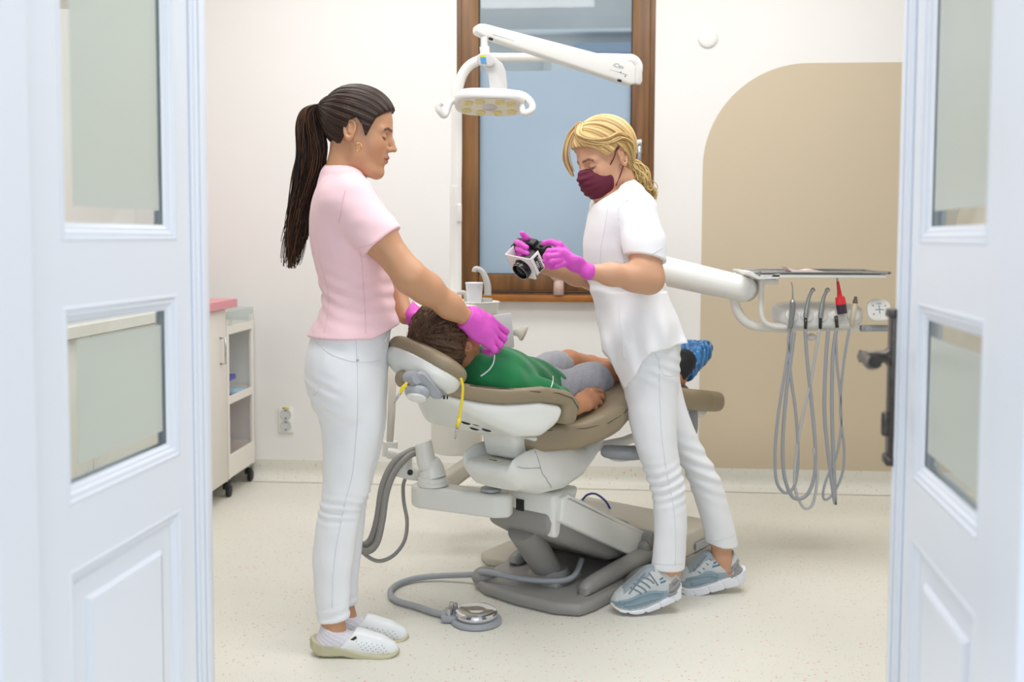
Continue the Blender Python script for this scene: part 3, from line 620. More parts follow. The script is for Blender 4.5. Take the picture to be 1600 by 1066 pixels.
cl = obj('clamp_arm', join(prism([at(p[0], p[1], 3.43) for p in ((612, 736), (620, 731), (654, 735), (656, 753), (640, 751), (613, 744))], V(0, .05, 0), .006, 3), tube([at(631, 733, 3.46), at(631, 716, 3.46)], .030, 20)), M_shell, dc, angle=40)
obj('clamp_screw', lathe([(.010, 0), (.010, .006), (0, .007)], at(641, 738, 3.43), V(0, -1, 0), 16), M_bronze, cl)
obj('holder_elbow', join(tube([at(631, 716, 3.46), at(622, 711, 3.47), at(608, 708, 3.48)], [.022, .02, .021], 16, 5), tube([at(610, 690, 3.5), at(609, 712, 3.5)], [.026, .028], 18)), M_shell, dc, angle=50)
obj('holder_post', tube([at(609, 692, 3.5), at(612, 640, 3.5), at(614, 545, 3.5)], [.012, .014, .015], 16), mat('warm_white', rgb(216, 209, 198), .4), dc)
def htube(name, pts, r, m, par): return obj(name, tube([at(*p) for p in pts], r, 10, 7), m, par)
htube('suction_hose', [(652, 703, 3.45), (640, 706, 3.42), (615, 724, 3.38), (598, 760, 3.34), (590, 810, 3.3), (580, 843, 3.27), (566, 852, 3.25), (556, 838, 3.25), (550, 800, 3.27), (546, 740, 3.3), (548, 690, 3.33), (560, 640, 3.36)], .0125, M_hose, dc)
htube('suction_hose', [(652, 708, 3.43), (640, 712, 3.40), (618, 735, 3.36), (604, 770, 3.32), (597, 815, 3.28), (588, 850, 3.25), (572, 862, 3.22), (556, 850, 3.22), (546, 810, 3.24), (541, 740, 3.28), (545, 690, 3.3), (558, 640, 3.33)], .0115, M_hose, dc)
htube('air_hose', [(634, 746, 3.46), (630, 760, 3.45), (631, 785, 3.42), (636, 815, 3.38), (632, 845, 3.33), (615, 868, 3.28), (592, 877, 3.25), (572, 868, 3.24), (558, 850, 3.24), (548, 820, 3.26)], .0065, M_hose, dc)

# ---------------------------------------------------------------- foot control on the floor with its tube
fc = thing('foot_control', 'round chrome foot pedal on the floor with grey tube', 'foot pedal', atz(748, 985))
p0 = atz(744, 972)
bs = obj('pedal_base', join(lathe([(.078, 0), (.084, .004), (.082, .012), (.07, .017), (0, .018)], p0, Z3, 40), box(p0+V(-.085, .015, .013), (.06, .07, .024), (V(1, 0, 0), V(0, 1, 0), Z3), .008)), M_mid, fc, angle=40)
M_chrome = mat('chrome', rgb(215, 215, 218), .06, metal=1)
obj('pedal_disc', lathe([(.066, .018), (.070, .024), (.070, .034), (.066, .040), (.055, .043), (.02, .040), (0, .040)], p0, Z3, 48), M_chrome, fc, angle=40)
obj('toggle', join(tube([p0+V(-.072, .03, .02), p0+V(-.072, .03, .05)], .010, 14), tube([p0+V(-.088, .0, .02), p0+V(-.088, .0, .045)], .012, 14), tube([p0+V(-.088, 0, .04), p0+V(-.080, 0, .066)], [.003, .006], 10)), M_steel, fc, angle=50)
T_ = [p0+V(-.09, .02, .016), atz(680, 958, .012), atz(650, 948, .012), atz(618, 938, .012), atz(610, 925, .012), atz(622, 913, .012), atz(650, 904, .014), atz(690, 900, .02), atz(740, 898, .035), CH(.02, -.16, .075), CH(.06, .0, .070), CH(.16, .10, .068), CH(.28, .07, .10)]
obj('control_tube', tube(T_, .0105, 12, 8), M_hose2, fc)
# ---------------------------------------------------------------- cuspidor unit with lamp pole
UY = 3.95
cu_ = thing('cuspidor_unit', 'white spittoon unit with faucets and hanging column behind the chair', 'dental unit', at(704, 712, 4.0))
def px2(pts, Y): return [at(x, y, Y) for x, y in pts]
M_wwhite = mat('unit_white', rgb(230, 228, 220), .35)
cx = at(713, 650, 4.02)
obj('column', join(lathe([(.10, 0), (.105, .01), (.105, .30), (.10, .52)], V(cx[0], 4.05, .375), Z3, 40)), M_wwhite, cu_, angle=40)
bw = at(722, 505, 4.0)
obj('bowl_top', prism([V(bw[0]-.19, 3.88, .885), V(bw[0]-.16, 3.80, .885), V(bw[0]+.06, 3.78, .885), V(bw[0]+.125, 3.84, .885), V(bw[0]+.13, 3.98, .885), V(bw[0]+.08, 4.08, .885), V(bw[0]-.15, 4.10, .885), V(bw[0]-.19, 4.04, .885)], Z3*.115, .02, 4), M_wwhite, cu_, angle=40)
bb = V(bw[0]+.06, 3.88, .94)
obj('basin', lathe([(.02, -.06), (.055, -.045), (.082, .0), (.090, .055), (.094, .062), (.088, .064), (.078, .05), (.06, .02), (.0, .0)], bb, Z3, 36), M_wwhite, cu_, angle=50)
obj('support_arm', join(prism(px2([(736, 716), (752, 706), (800, 705), (820, 720), (740, 742), (700, 772), (676, 772), (672, 760)], 3.86), V(0, .12, 0), .015, 3)), M_beigeg, cu_, angle=40)
fa = obj('faucet_base', lathe([(.034, 0), (.034, .02), (.030, .065), (.0, .068)], at(757, 484, 3.88)-Z3*.02, Z3, 24), mat('faucet_grey', rgb(186, 184, 178), .4), cu_, angle=50)
obj('faucet', tube([at(x, y, 3.88) for x, y in ((762, 462), (762, 448), (759, 435), (753, 424), (746, 420), (742, 421), (741, 425))], [.014, .0135, .012, .0105, .010, .010, .010], 14, 6), MATS['faucet_grey'], cu_)
obj('rinse_spout', tube([at(x, y, 3.9) for x, y in ((729, 488), (729, 466), (726, 458), (719, 457), (714, 459))], [.011, .010, .009, .008, .007], 12, 6), MATS['faucet_grey'], cu_)
scr = obj('side_panel', prism(px2([(795, 494), (797, 547), (804, 548), (800, 491)], 3.82), V(.001, .0, 0), 0), M_white, cu_)
obj('tray_panel', prism([at(765, 494, 3.80), at(799, 489, 3.84), at(804, 543, 3.84), at(766, 551, 3.80)], nrm(V(-.1, 1, 0))*.014, .004, 2), mat('pale_grey_panel', rgb(205, 208, 210), .35), cu_, angle=40)
bpy.data.objects.remove(scr)
# cup and napkin
c0 = at(740, 482, 3.84); cp = c0.copy(); cp[2] = .9445+.06
cp = V(at(741, 478, 3.82)[0], 3.82, at(741, 478, 3.82)[2])
tag(obj('cup', lathe([(.0, .003), (.024, .002), (.026, 0), (.030, .045), (.0335, .085), (.0352, .087), (.0345, .09), (.0325, .088), (.029, .045), (.0245, .006), (.0, .006)], cp, Z3, 32), mat('paper_cup', rgb(236, 236, 240), .55), angle=50), 'white disposable cup standing on the rim of the spittoon', 'cup')
nk = at(812, 522, 3.9); tag(obj('napkin', prism(px2([(800, 517), (808, 512), (822, 511), (817, 524), (812, 533), (808, 526), (801, 524)], 3.9), V(.012, .010, .0), .001, 1), mat('napkin_paper', rgb(214, 210, 196), .8)), 'cream paper napkin sticking out beside the grey tray panel', 'napkin')

# ---------------------------------------------------------------- operating lamp
lp = thing('operating_lamp', 'white ceiling-height dental lamp on tall pole with folding arm', 'lamp', V(at(712, 480, UY)[0], UY, 1.0))
PX = 712; po = [at(712, 486, UY), at(713, 292, UY)]
obj('lower_pole', tube([at(712, 488, UY), at(712, 292, UY)], .0235, 24), M_white, lp, angle=40)
obj('pole_switch', box(at(718, 333, UY-.02), (.018, .02, .075), None, .008, 4), M_white, lp, angle=40)
arc = [(713, 300), (714, 250), (714, 190), (714, 165), (716, 140), (722, 118), (733, 103), (747, 95), (762, 91), (790, 90)]
obj('upper_pole', tube([at(x, y, UY) for x, y in arc]+[at(900, 90, UY-.1), at(975, 91, UY-.15), at(990, 93, UY-.16), at(997, 102, UY-.16), at(997, 112, UY-.16)], [.020]*4+[.0195]*5+[.0175, .0165, .0165, .0165, .0165, .0165], 20, 7), M_white, lp)
el = [at(993, 112, UY-.17), at(993, 131, UY-.17)]
obj('elbow', tube([at(996, 104, UY-.16), at(996, 126, UY-.16), at(995, 131, UY-.16)], [.0175, .0185, .014], 20), M_white, lp, angle=50)
Ye, Yh = UY-.18, 3.55
A_ = [(988, 97), (994, 103), (993, 131), (985, 132), (758, 57), (745, 50), (745, 40), (750, 36), (760, 37)]
def Yl(x): return Yh+(Ye-Yh)*(x-750)/(990-750)
pa = [at(x, y, Yl(x)) for x, y in A_]; dir_ = nrm(at(990, 110, Ye)-at(750, 45, Yh)); dn = nrm(np.cross(dir_, Z3)); dn = dn if dn[1] > 0 else -dn
ab = obj('spring_arm', prism(pa, dn*.05, .012, 4), M_white, lp, angle=35)
obj('arm_groove', tube([at(x, y, Yl(x)-.0005) for x, y in ((770, 54), (850, 78), (930, 102), (980, 117))], .0012, 6), M_mid, ab)
text('arm_lettering', 'iClex', at(966, 103, Yl(966)-.002), dir_, nrm(np.cross(dn, dir_))*(1 if np.cross(dn, dir_)[2] > 0 else -1), .021, M_mid, ab, .0004, shear=.3)
for x, y in ((970, 113), (977, 119)): obj('screw', ball(at(x, y, Yl(x)-.001), .0025, n=8), M_dark, ab)
for x, y in ((767, 61), (968, 126)): obj('black_stop', box(at(x, y, Yl(x)), (.014, .012, .008), (dir_, dn, Z3), .002), M_dark, ab)
obj('drop_tube', join(tube([at(757, 58, 3.57), at(757, 76, 3.57)], .0125, 18), tube([at(757, 73, 3.57), at(758, 86, 3.57)], .0175, 18)), M_white, lp, angle=50)
# yoke behind the sticker: broad bent bracket
M_yoke = mat('yoke_silver', rgb(206, 203, 200), .35)
yk = obj('yoke', join(prism(px2([(745, 88), (748, 84), (760, 82), (768, 85), (771, 91), (774, 98), (768, 103), (750, 101), (745, 96)], 3.535), V(.0, .02, 0), .004, 2),
    prism(px2([(766, 86), (775, 90), (785, 99), (790, 110), (792, 128), (793, 146), (766, 146), (763, 118), (758, 104), (752, 100)], 3.56), V(0, .022, 0), .005, 2)), M_yoke, lp, angle=40)
obj('sticker', join(*[setmi(box(at(x, y, 3.533), (.020, .0012, h), None, 0), i) for x, y, h, i in ((754.5, 88, .008, 0), (755, 92, .0055, 1), (755.3, 95.5, .0055, 1), (756, 99, .0045, 1))]), [mat('sticker_yellow', rgb(200, 205, 60), .5), mat('sticker_blue', rgb(60, 160, 225), .5)], yk, smooth=False)
# head
LH = thing
h0 = at(765, 160, 3.55)
hx = nrm(V(1, .05, -.02)); hy = nrm(V(.22, 1, -.34)); hz = nrm(np.cross(hx, hy)); hy = np.cross(hz, hx)
def f_lamp(P):
    q = P-h0; x, y, z = q@hx, q@hy, q@hz; w = .128-.0*y; d = (np.abs((x)/.125)**4+np.abs(y/.080)**3.2)**(1/3.6); return smax((d-1)*.07, np.abs(z)-.022, .02)
def lampfn(P):
    d = f_lamp(P); q = P-h0; x, y, z = q@hx, q@hy, q@hz; rec = smax((( (np.abs(x/.112)**4+np.abs(y/.067)**3.2)**(1/3.6))-1)*.06, z+.016, .002); return smax(d, -rec, .004)
obj('lamp_housing', sculpt(lampfn, h0-.17, h0+.17, .004), M_white, lp)
obj('lamp_face', prism([h0+hx*.108*math.copysign(abs(math.cos(t))**.6, math.cos(t))+hy*.062*math.copysign(abs(math.sin(t))**.7, math.sin(t))-hz*.019 for t in np.linspace(0, 2*math.pi, 40, endpoint=False)], hz*.003, .0005, 1), mat('lamp_lens_panel', rgb(232, 228, 205), .2), lp, angle=40)
M_lens = mat('lens_yellow', rgb(226, 214, 150), .12)
for i, (x, y) in enumerate(((-.075, -.03), (-.035, -.042), (.035, -.042), (.075, -.03), (-.08, .03), (-.03, .042), (.03, .042), (.08, .03))):
    obj('lamp_lens', lathe([(.0165, 0), (.0165, .003), (.013, .005), (.009, .002), (0, .001)], h0+hx*x+hy*y-hz*.0195, -hz, 20), M_lens, lp, angle=50)
obj('sensor_plate', lathe([(.026, 0), (.024, .002), (0, .002)], h0-hz*.0195, -hz, 28), M_yoke, lp, angle=50)
obj('grip', tube([h0-hx*.10+hy*.02, h0-hx*.135+hz*.0, at(695, 180, 3.52), at(686, 173, 3.5), at(685, 165, 3.5), at(690, 160, 3.5)], [.012, .012, .0115, .011, .012, .0125], 14, 6), M_white, lp)
obj('grip', tube([h0+hx*.10+hy*.02+hz*.01, at(805, 148, 3.56), at(818, 150, 3.55), at(828, 158, 3.53), at(832, 166, 3.52), at(829, 173, 3.51), at(818, 176, 3.51), h0+hx*.11-hy*.02-hz*.012], [.014, .0145, .014, .013, .0115, .0115, .0115, .011], 14, 6), M_white, lp)

# ---------------------------------------------------------------- delivery unit with instruments
DY = 3.9
du = thing('delivery_unit', 'white instrument console with tray and hanging hoses before the beige wall', 'dental unit', at(1285, 500, DY))
def fl(*p): return at(p[0], p[1], p[2] if len(p) > 2 else DY)
obj('delivery_arm', tube([fl(985, 412, 3.98), fl(1040, 424, 3.95), fl(1155, 450, 3.88), fl(1166, 452, 3.88), fl(1172, 454, 3.88)], [.060, .0585, .0515, .047, .02], 28, 3), M_white, du)
obj('arm_seam', tube([fl(1141, 446, 3.89)-V(0, 0, 0), fl(1141.6, 446.2, 3.89)], .0535, 28), M_white, du)
obj('support_post', tube([fl(985, 640, 3.95), fl(985, 420, 3.98)], .045, 20), M_white, du)
obj('lower_tube', tube([fl(x, y) for x, y in ((1147, 464), (1150, 480), (1158, 496), (1172, 507), (1192, 511), (1235, 513))], [.0195, .0195, .0195, .019, .019, .019], 18, 7), M_wwhite, du)
obj('tray_tube', tube([fl(x, y, 3.86) for x, y in ((1190, 436), (1189, 470), (1190, 492), (1196, 504), (1210, 510), (1230, 512))], .0105, 14, 7), M_wwhite, du)
# console body
def oval(cx, cy, rx, ry, Y, e=2.6, n=44): return [at(cx+rx*math.copysign(abs(math.cos(t))**(2/e), math.cos(t)), cy+ry*math.copysign(abs(math.sin(t))**(2/e), math.sin(t)), Y) for t in np.linspace(0, 2*math.pi, n, endpoint=False)]
bz = at(1283, 492, DY)
def f_cons(P):
    x = P[:, 0]-bz[0]; y = P[:, 1]-DY; z = P[:, 2]-bz[2]; k = np.sqrt((np.abs(x)/.182)**2.6+(np.abs(y-.06)/.115)**2.6)**(2/2.6)
    top = .048-.30*np.clip(.02-y, 0, .1)*1.6; e = ((np.abs(x)/.186)**2.6+(np.abs(z+.002)/.056)**2.6)**(1/2.6); return smax(smax((k-1)*.09, smax(z-top, -.052-z, .01), .02), (e-1)*.05, .015)
obj('console_body', sculpt(f_cons, bz-V(.22, .12, .08), bz+V(.22, .22, .08), .004), M_white, du)
obj('console_skirt', box(bz+V(0, -.005, -.048), (.29, .05, .028), None, .008), M_wwhite, du, angle=40)
obj('drain_cup', ball(at(1268, 527, DY), (.02, .02, .016), n=14), M_wwhite, du)
# handle tube and keypad
obj('handle_bar', join(tube([at(1345, 513, DY-.03), at(1450, 513, DY-.03)], .0135, 18), lathe([(.0, 0), (.012, .001), (.012, .004), (0, .004)], at(1356, 513, DY-.044), V(0, -1, 0), 18)), M_mid, du, angle=50)
kp = at(1373, 485, DY-.05); kx = V(1, 0, 0); kz = nrm(V(0, .35, 1)); ky = np.cross(kz, kx)
def f_key(P):
    q = P-kp; k = ((np.abs((q@kx)/.046))**3+(np.abs((q@kz)/.044))**3)**(1/3); return smax((k-1)*.04, np.abs(q@ky)-.009, .008)
kpad = obj('keypad', sculpt(f_key, kp-.07, kp+.07, .003), M_white, du)
M_sym = mat('keypad_print', rgb(150, 160, 178), .5)
ks = []
for (a, b, w_, h_) in ((0, 0, .034, .004), (0, 0, .004, .034), (-.024, .016, .006, .006), (.024, .016, .006, .006), (-.024, -.018, .006, .006), (.024, -.018, .006, .006), (0, .024, .016, .003)):
    ks.append(box(kp-ky*.0093*np.sign(ky[1])+kx*a+kz*b, (w_, .0008, h_), (kx, ky, kz)))
obj('keypad_symbols', join(*ks), M_sym, kpad, smooth=False)
# tray
ty = at(1275, 432, DY)[2]
TX0, TX1 = at(1170, 430, DY)[0], at(1374, 430, DY)[0]
tr = obj('tray_support', join(box(V((TX0+TX1)/2-.004, DY, ty+.006), (TX1-TX0-.035, .26, .014), None, .004), prism(px2([(1168, 424), (1172, 423), (1190, 434), (1200, 434), (1212, 427), (1220, 427), (1218, 436), (1185, 437), (1168, 429)], DY-.13), V(0, .26, 0), .002, 1), box(at(1197, 440, DY), (.08, .08, .02), None, .005)), M_white, du, angle=40)
tag(obj('instrument_tray', join(box(V((TX0+TX1)/2, DY, ty+.0165), (TX1-TX0-.02, .27, .003), None, 0), box(V(TX0+.006, DY, ty+.021), (.02, .27, .007), None, .003), box(V(TX1-.012, DY, ty+.019), (.02, .27, .011), None, .003), box(V((TX0+TX1)/2, DY+.133, ty+.022), (TX1-TX0-.02, .008, .009), None, .003), box(V((TX0+TX1)/2, DY-.133, ty+.019), (TX1-TX0-.03, .006, .004), None, .001)), M_steel, angle=40), 'shiny steel instrument tray resting on the console tray support', 'tray')
tag(obj('pink_napkin', prism([at(1229, 417, DY-.02), at(1240, 421, DY-.02), at(1258, 422.5, DY-.02), at(1270, 421, DY-.02), at(1290, 425, DY-.02), at(1238, 425.6, DY-.02)], V(0, .09, .0), 0), mat('pale_pink_paper', rgb(226, 204, 196), .8), smooth=False), 'crumpled pale pink paper lying on the steel instrument tray', 'napkin')
# instruments in their holders: things of their own
M_hp = mat('handpiece_steel', rgb(170, 172, 172), .28, metal=.85)
M_gp = mat('instrument_grey', rgb(132, 132, 134), .4)
IY = DY-.07
def I(x, y, dy=0): return at(x, y, IY+dy)
def inst(name, label, cat, x, y): return thing(name, label, cat, I(x, y), 'instruments in the console holders')
def holder(x, y): obj('instrument_holder', lathe([(.024, -.004), (.024, .004), (.017, .008), (.0, .009)], at(x, y, IY+.02), nrm(V(0, -1, .3)), 24), M_wwhite, du, angle=50)
for x, y in ((1237, 493), (1261, 493), (1284, 493), (1307, 493), (1333, 492)): holder(x, y)
def hose(par, pts, r=.0062, m=None): return obj('hose', tube([at(x, y, IY+(d if len(q) else 0)) for (x, y, *q) in [(a[0], a[1]) for a in pts] for d in (0,)], r, 10, 8), m or M_hose2, par)
i1 = inst('air_water_syringe', 'leftmost instrument on the console, grey with a thin bent steel tip', 'syringe', 1236, 480)
obj('syringe_body', tube([I(1235, 513), I(1236.5, 500), I(1238.5, 480), I(1238.5, 473)], [.0085, .010, .0115, .0105], 14, 4), M_gp, i1)
obj('collar', lathe([(.010, 0), (.0105, .004), (.008, .008), (.005, .016), (0, .017)], I(1238.5, 474), Z3, 18), M_hp, i1, angle=50)
obj('tip', tube([I(1238.5, 468), I(1238.5, 452), I(1237.5, 445), I(1236, 441)], [.003, .0022, .0022, .002], 8, 4), M_hp, i1)
hose(i1, [(1235, 514), (1230, 560), (1217, 640), (1211, 705), (1213, 750), (1224, 769), (1236, 767), (1244, 750), (1247, 710), (1244, 650), (1236, 590), (1232, 540), (1235, 512)])
def handpiece(label, x, bend, lab2=None):
    t = inst('dental_handpiece', label, 'handpiece', x, 480)
    obj('handpiece_body', tube([I(x-1, 497), I(x, 488), I(x+2, 475), I(x+4, 465), I(x+7, 458), I(x+9, 453)], [.0095, .0105, .0085, .0068, .0062, .006], 14, 5), M_hp, t)
    obj('handpiece_head', lathe([(.0075, 0), (.0085, .003), (.0085, .011), (.007, .013), (0, .0135)], I(x+8, 454.5), nrm(V(.6, -.5, .5)), 18), M_hp, t, angle=50)
    obj('coupling', tube([I(x-1, 497), I(x-1.5, 514)], .0065, 14), M_bronze if bend else M_dark, t)
    return t
i2 = handpiece('dental handpiece with brown-bronze coupling, second from left on the console', 1260, 1)
hose(i2, [(1258, 515), (1261, 560), (1268, 630), (1274, 700), (1272, 745), (1262, 772), (1247, 780), (1235, 772), (1225, 740), (1223, 690), (1228, 620), (1236, 560), (1241, 518)], .0072)
i3 = handpiece('dental handpiece with black coupling, middle instrument on the console', 1283, 0)
hose(i3, [(1280, 515), (1268, 590), (1252, 660), (1243, 720), (1242, 760), (1250, 785), (1259, 795), (1270, 787), (1277, 750), (1275, 720), (1271, 700)], .0058, mat('pale_hose', rgb(186, 186, 186), .4))
i4 = inst('red_instrument', 'red instrument with a dark cap, fourth from left on the console', 'handpiece', 1312, 470)
M_red = mat('red_plastic', rgb(232, 48, 56), .35)
obj('red_body', tube([I(1309, 441), I(1311, 455), I(1312, 463), I(1312.5, 465), I(1314, 475.5)], [.0055, .0075, .010, .018, .0195], 22), M_red, i4, angle=35)
obj('dark_cap', tube([I(1314, 475.3), I(1316, 490)], [.0192, .0185], 22), mat('aubergine_plastic', rgb(62, 50, 62), .4), i4, angle=35)
obj('steel_tip', tube([I(1307.5, 432), I(1308, 436), I(1309, 441)], [.003, .0035, .0045], 12), M_hp, i4)
obj('coupling', tube([I(1306, 494), I(1308, 512)], .0068, 14), M_bronze, i4)
hose(i4, [(1307, 514), (1301, 560), (1300, 640), (1302, 710), (1305, 780), (1305, 786), (1302, 770), (1293, 700), (1288, 640), (1290, 570), (1294, 515)], .0075)
i5 = inst('polishing_instrument', 'cream instrument with brown rubber tip, rightmost on the console', 'handpiece', 1335, 480)
obj('cream_body', tube([I(1331, 511), I(1333, 490), I(1336, 473)], [.0085, .0095, .0088], 16), mat('cream_plastic', rgb(214, 204, 180), .4), i5)
obj('rubber_tip', lathe([(.0095, 0), (.010, .003), (.006, .02), (.0055, .026), (0, .027)], I(1336, 474), nrm(V(.08, 0, 1)), 18), mat('brown_rubber', rgb(110, 98, 92), .5), i5, angle=50)
hose(i5, [(1327, 514), (1318, 570), (1313, 640), (1319, 700), (1316, 740), (1303, 770), (1290, 781), (1286, 772), (1291, 750), (1306, 715), (1314, 670), (1313, 620), (1308, 570), (1306, 520)], .0052)
# on the sill: pale pink jaw model
ms = at(873, 447, 4.93)
jm = thing('jaw_model', 'round pale pink model standing on the window sill', 'model', RW(*[(ms@E1), 4.93-.0], .969) if False else V(ms[0], ms[1], .968))
M_jaw = mat('pale_pink_plaster', rgb(214, 182, 172), .6)
obj('model_head', ball(V(ms[0], ms[1], .968+.115), (.052, .04, .05), n=20), M_jaw, jm)
obj('model_stem', tube([V(ms[0], ms[1], .969), V(ms[0], ms[1], 1.06)], [.027, .024], 16), M_jaw, jm)
# yellow bib clips at the headrest
M_yel = mat('yellow_cord', rgb(232, 206, 36), .45)
bc = thing('bib_clip', 'yellow bib cord with a steel clip hanging off the headrest right edge', 'clip', at(717, 640, 2.86))
obj('cord', tube([at(x, y, 2.84) for x, y in ((720, 591), (723, 605), (722, 625), (719, 645), (717, 655))], .0042, 10, 6), M_yel, bc)
obj('clip_cover', tube([at(717.5, 654, 2.84), at(715, 668, 2.84)], [.005, .0062], 10), M_yel, bc)
obj('clip_jaw', tube([at(714.5, 668, 2.84), at(713, 675, 2.84), at(711, 686, 2.84)], [.0042, .003, .0022], 10), M_steel, bc)
bc = thing('bib_clip', 'yellow bib clip with small steel jaws left under the headrest', 'clip', at(625, 610, 2.9))
obj('clip_cover', tube([at(636, 598, 2.79), at(630, 606, 2.79), at(626, 614, 2.79)], [.003, .0062, .005], 10, 4), M_yel, bc)
obj('clip_jaw', tube([at(626, 613, 2.79), at(622, 620, 2.79), at(616, 630, 2.79)], [.0042, .004, .002], 10), M_steel, bc)
# ---------------------------------------------------------------- people: shared pieces
def rows(T, Yc, ry):
    """T rows (y, left px, right px[, Y centre, half width along Y]) -> loft keys"""
    K = []
    for r in T:
        yc = r[3] if len(r) > 3 else Yc; w = r[4] if len(r) > 4 else ry; a = at(r[1], r[0], yc); b = at(r[2], r[0], yc); K.append(((a[2]+b[2])/2, (a[0]+b[0])/2, yc, abs(b[0]-a[0])/2, w))
    return sorted(K)
def on_ray(px, py, f, Y0, Y1, push=.0008):
    o = at(px, py, Y0); e = at(px, py, Y1); L = np.linalg.norm(e-o); d = (e-o)/L; t = 0
    for _ in range(300):
        v = float(f(np.array([o+d*t]))[0])
        if v < .0004: return o+d*(t-push)
        t += max(v*.6, .0006)
        if t > L: return None
    return None
def line_on(pts, f, Y0, Y1, r, n=6, push=.0006):
    P = [on_ray(p[0], p[1], f, Y0, Y1, push) for p in catmull([V(*p) for p in pts], n)]; P = [p for p in P if p is not None]
    if len(P) < 2: return tube([V(0, 0, -.5), V(0, 0, -.501)], .0001)
    return tube(P, r, 6)
class Head:
    """x forward, y to the person's left, z up; origin between the ears"""
    def __init__(s, o, f, u, sc=1.0, jaw=1.0, nose=1.0):
        s.o = np.asarray(o, float); s.f = nrm(f); s.u = nrm(np.asarray(u)-s.f*np.dot(u, s.f)); s.l = np.cross(s.u, s.f); s.sc = sc; s.jaw = jaw; s.nose = nose
        s.M = np.array([s.f, s.l, s.u])
        sym = lambda g: (lambda P: g(np.stack([P[:, 0], np.abs(P[:, 1]), P[:, 2]], 1)))
        skull = s_el((-.006, 0, .035), (.098, .074, .088)); face = s_el((.030, 0, -.030), (.062, .056, .088)); cheek = sym(s_el((.052, .034, -.028), (.030, .026, .034)))
        jawl = sym(s_chain([(.005, .050, -.030), (.014, .047, -.070), (.058, .024, -.103), (.072, 0, -.108)], [.016, .015, .014, .015], .02))
        chin = s_el((.074, 0, -.102), (.020, .022, .017)); brow = sym(s_cap((.082, .012, .016), (.070, .045, .016), .010, .008))
        nz = s_chain([(.086, 0, .012), (.098, 0, -.010), (.110*s.nose, 0, -.030)], [.0075, .0078, .0088], .008); wing = sym(s_el((.096, .0115, -.033), (.011, .0075, .0075)))
        lipu = sym(s_chain([(.0965, 0, -.0565), (.0915, .012, -.059), (.081, .024, -.062)], [.0062, .0055, .003], .004)); lipd = sym(s_chain([(.0935, 0, -.0690), (.089, .012, -.067), (.080, .022, -.0635)], [.0068, .0058, .003], .004))
        muz = s_el((.068, 0, -.062), (.026, .030, .026))
        lid = sym(s_el((.0725, .0315, -.002), (.0135, .0150, .0115)))
        sock = sym(s_el((.094, .030, -.001), (.016, .019, .014))); mouth = sym(s_cap((.103, 0, -.0628), (.088, .022, -.0625), .0022, .0012))
        phil = s_cap((.103, 0, -.045), (.1035, 0, -.052), .003, .003)
        def ear(P):
            P = np.stack([P[:, 0], np.abs(P[:, 1]), P[:, 2]], 1); X = nrm(V(-.25, .97, 0)); F = nrm(V(.97, .25, .12)); U_ = np.cross(F, X)*-1
            q = P-V(-.012, .077, -.006); x, y, z = q@F, q@X, q@nrm(V(-.15, 0, 1)); k = np.sqrt((x/(.0185+.10*np.clip(z, -.03, .03)))**2+(z/.031)**2)
            disc = smax((k-1)*.016, np.abs(y)-.0055, .004); bowl = smax(np.sqrt(((x-.002)/(.0125+.07*np.clip(z, -.03, .03)))**2+((z-.004)/.0215)**2)-1, 0*x-9, .001)*.011; bowl = smax(bowl, -(y+.0005), .002)
            d = smax(disc, -bowl, .003); anti = s_cap((-.016, .0775, .010), (-.014, .078, -.012), .0032, .003)(P); con = s_cap((-.003, .0765, -.010), (-.006, .0765, -.014), .004, .004)(P); root = s_cap((.0, .068, .012), (.0, .066, -.018), .007, .006)(P)
            return smin(smin(smin(d, anti, .003), con, .003), root, .006)
        def g(P):
            d = smin(skull(P), face(P), .03); d = smin(d, cheek(P), .02); d = smin(d, jawl(P), .022); d = smin(d, chin(P), .016); d = smin(d, muz(P), .018); d = smin(d, brow(P), .014)
            d = smax(d, -sock(P), .012); d = smin(d, lid(P), .004); d = smin(d, nz(P), .009); d = smin(d, wing(P), .005); d = smin(d, lipu(P), .004); d = smin(d, lipd(P), .004)
            d = smax(d, -mouth(P), .002); d = smax(d, -phil(P), .003); return smin(d, ear(P), .004)
        s.g = g; s.skull = lambda P: smin(skull(P), face(P), .03)
    def loc(s, P): return (P-s.o)@s.M.T/s.sc
    def W(s, x, y, z): return s.o+(s.f*x+s.l*y+s.u*z)*s.sc
    def __call__(s, P):
        q = P-s.o; n = np.linalg.norm(q, axis=1); d = n-.10*s.sc; m = n < .21*s.sc
        if m.any(): d[m] = s.g(s.loc(P[m]))*s.sc
        return d
    def color(s, P, skin, lip, brow, lash):
        q = s.loc(P); x, y, z = q[:, 0], np.abs(q[:, 1]), q[:, 2]; C = np.tile(np.array(skin), (len(P), 1)); near = (np.abs(x) < .2) & (y < .12) & (np.abs(z) < .2)
        def put(m, c, a=1.0): m = np.clip(m, 0, 1)*near*a; C[:] = C*(1-m[:, None])+np.array(c)*m[:, None]
        ck = np.exp(-((y-.040)/.018)**2-((z+.035)/.022)**2)*(x > .03); put(ck, (skin[0]*1.02, skin[1]*.80, skin[2]*.78), .55)
        put(np.clip(1.6-np.sqrt((y/.0245)**2+((z+.0625)/.0125)**2)*1.5, 0, 1)*(x > .074), lip)
        put(np.exp(-((z+.0628)/.0016)**2)*(y < .022)*(x > .075), (lip[0]*.35, lip[1]*.3, lip[2]*.3))
        zb = np.interp(y, [.010, .034, .050], [.0190, .0225, .0150]); put(np.clip(2.2-np.abs(z-zb)/.0023, 0, 1)*(y > .009)*(y < .050)*(x > .05), brow, .9)
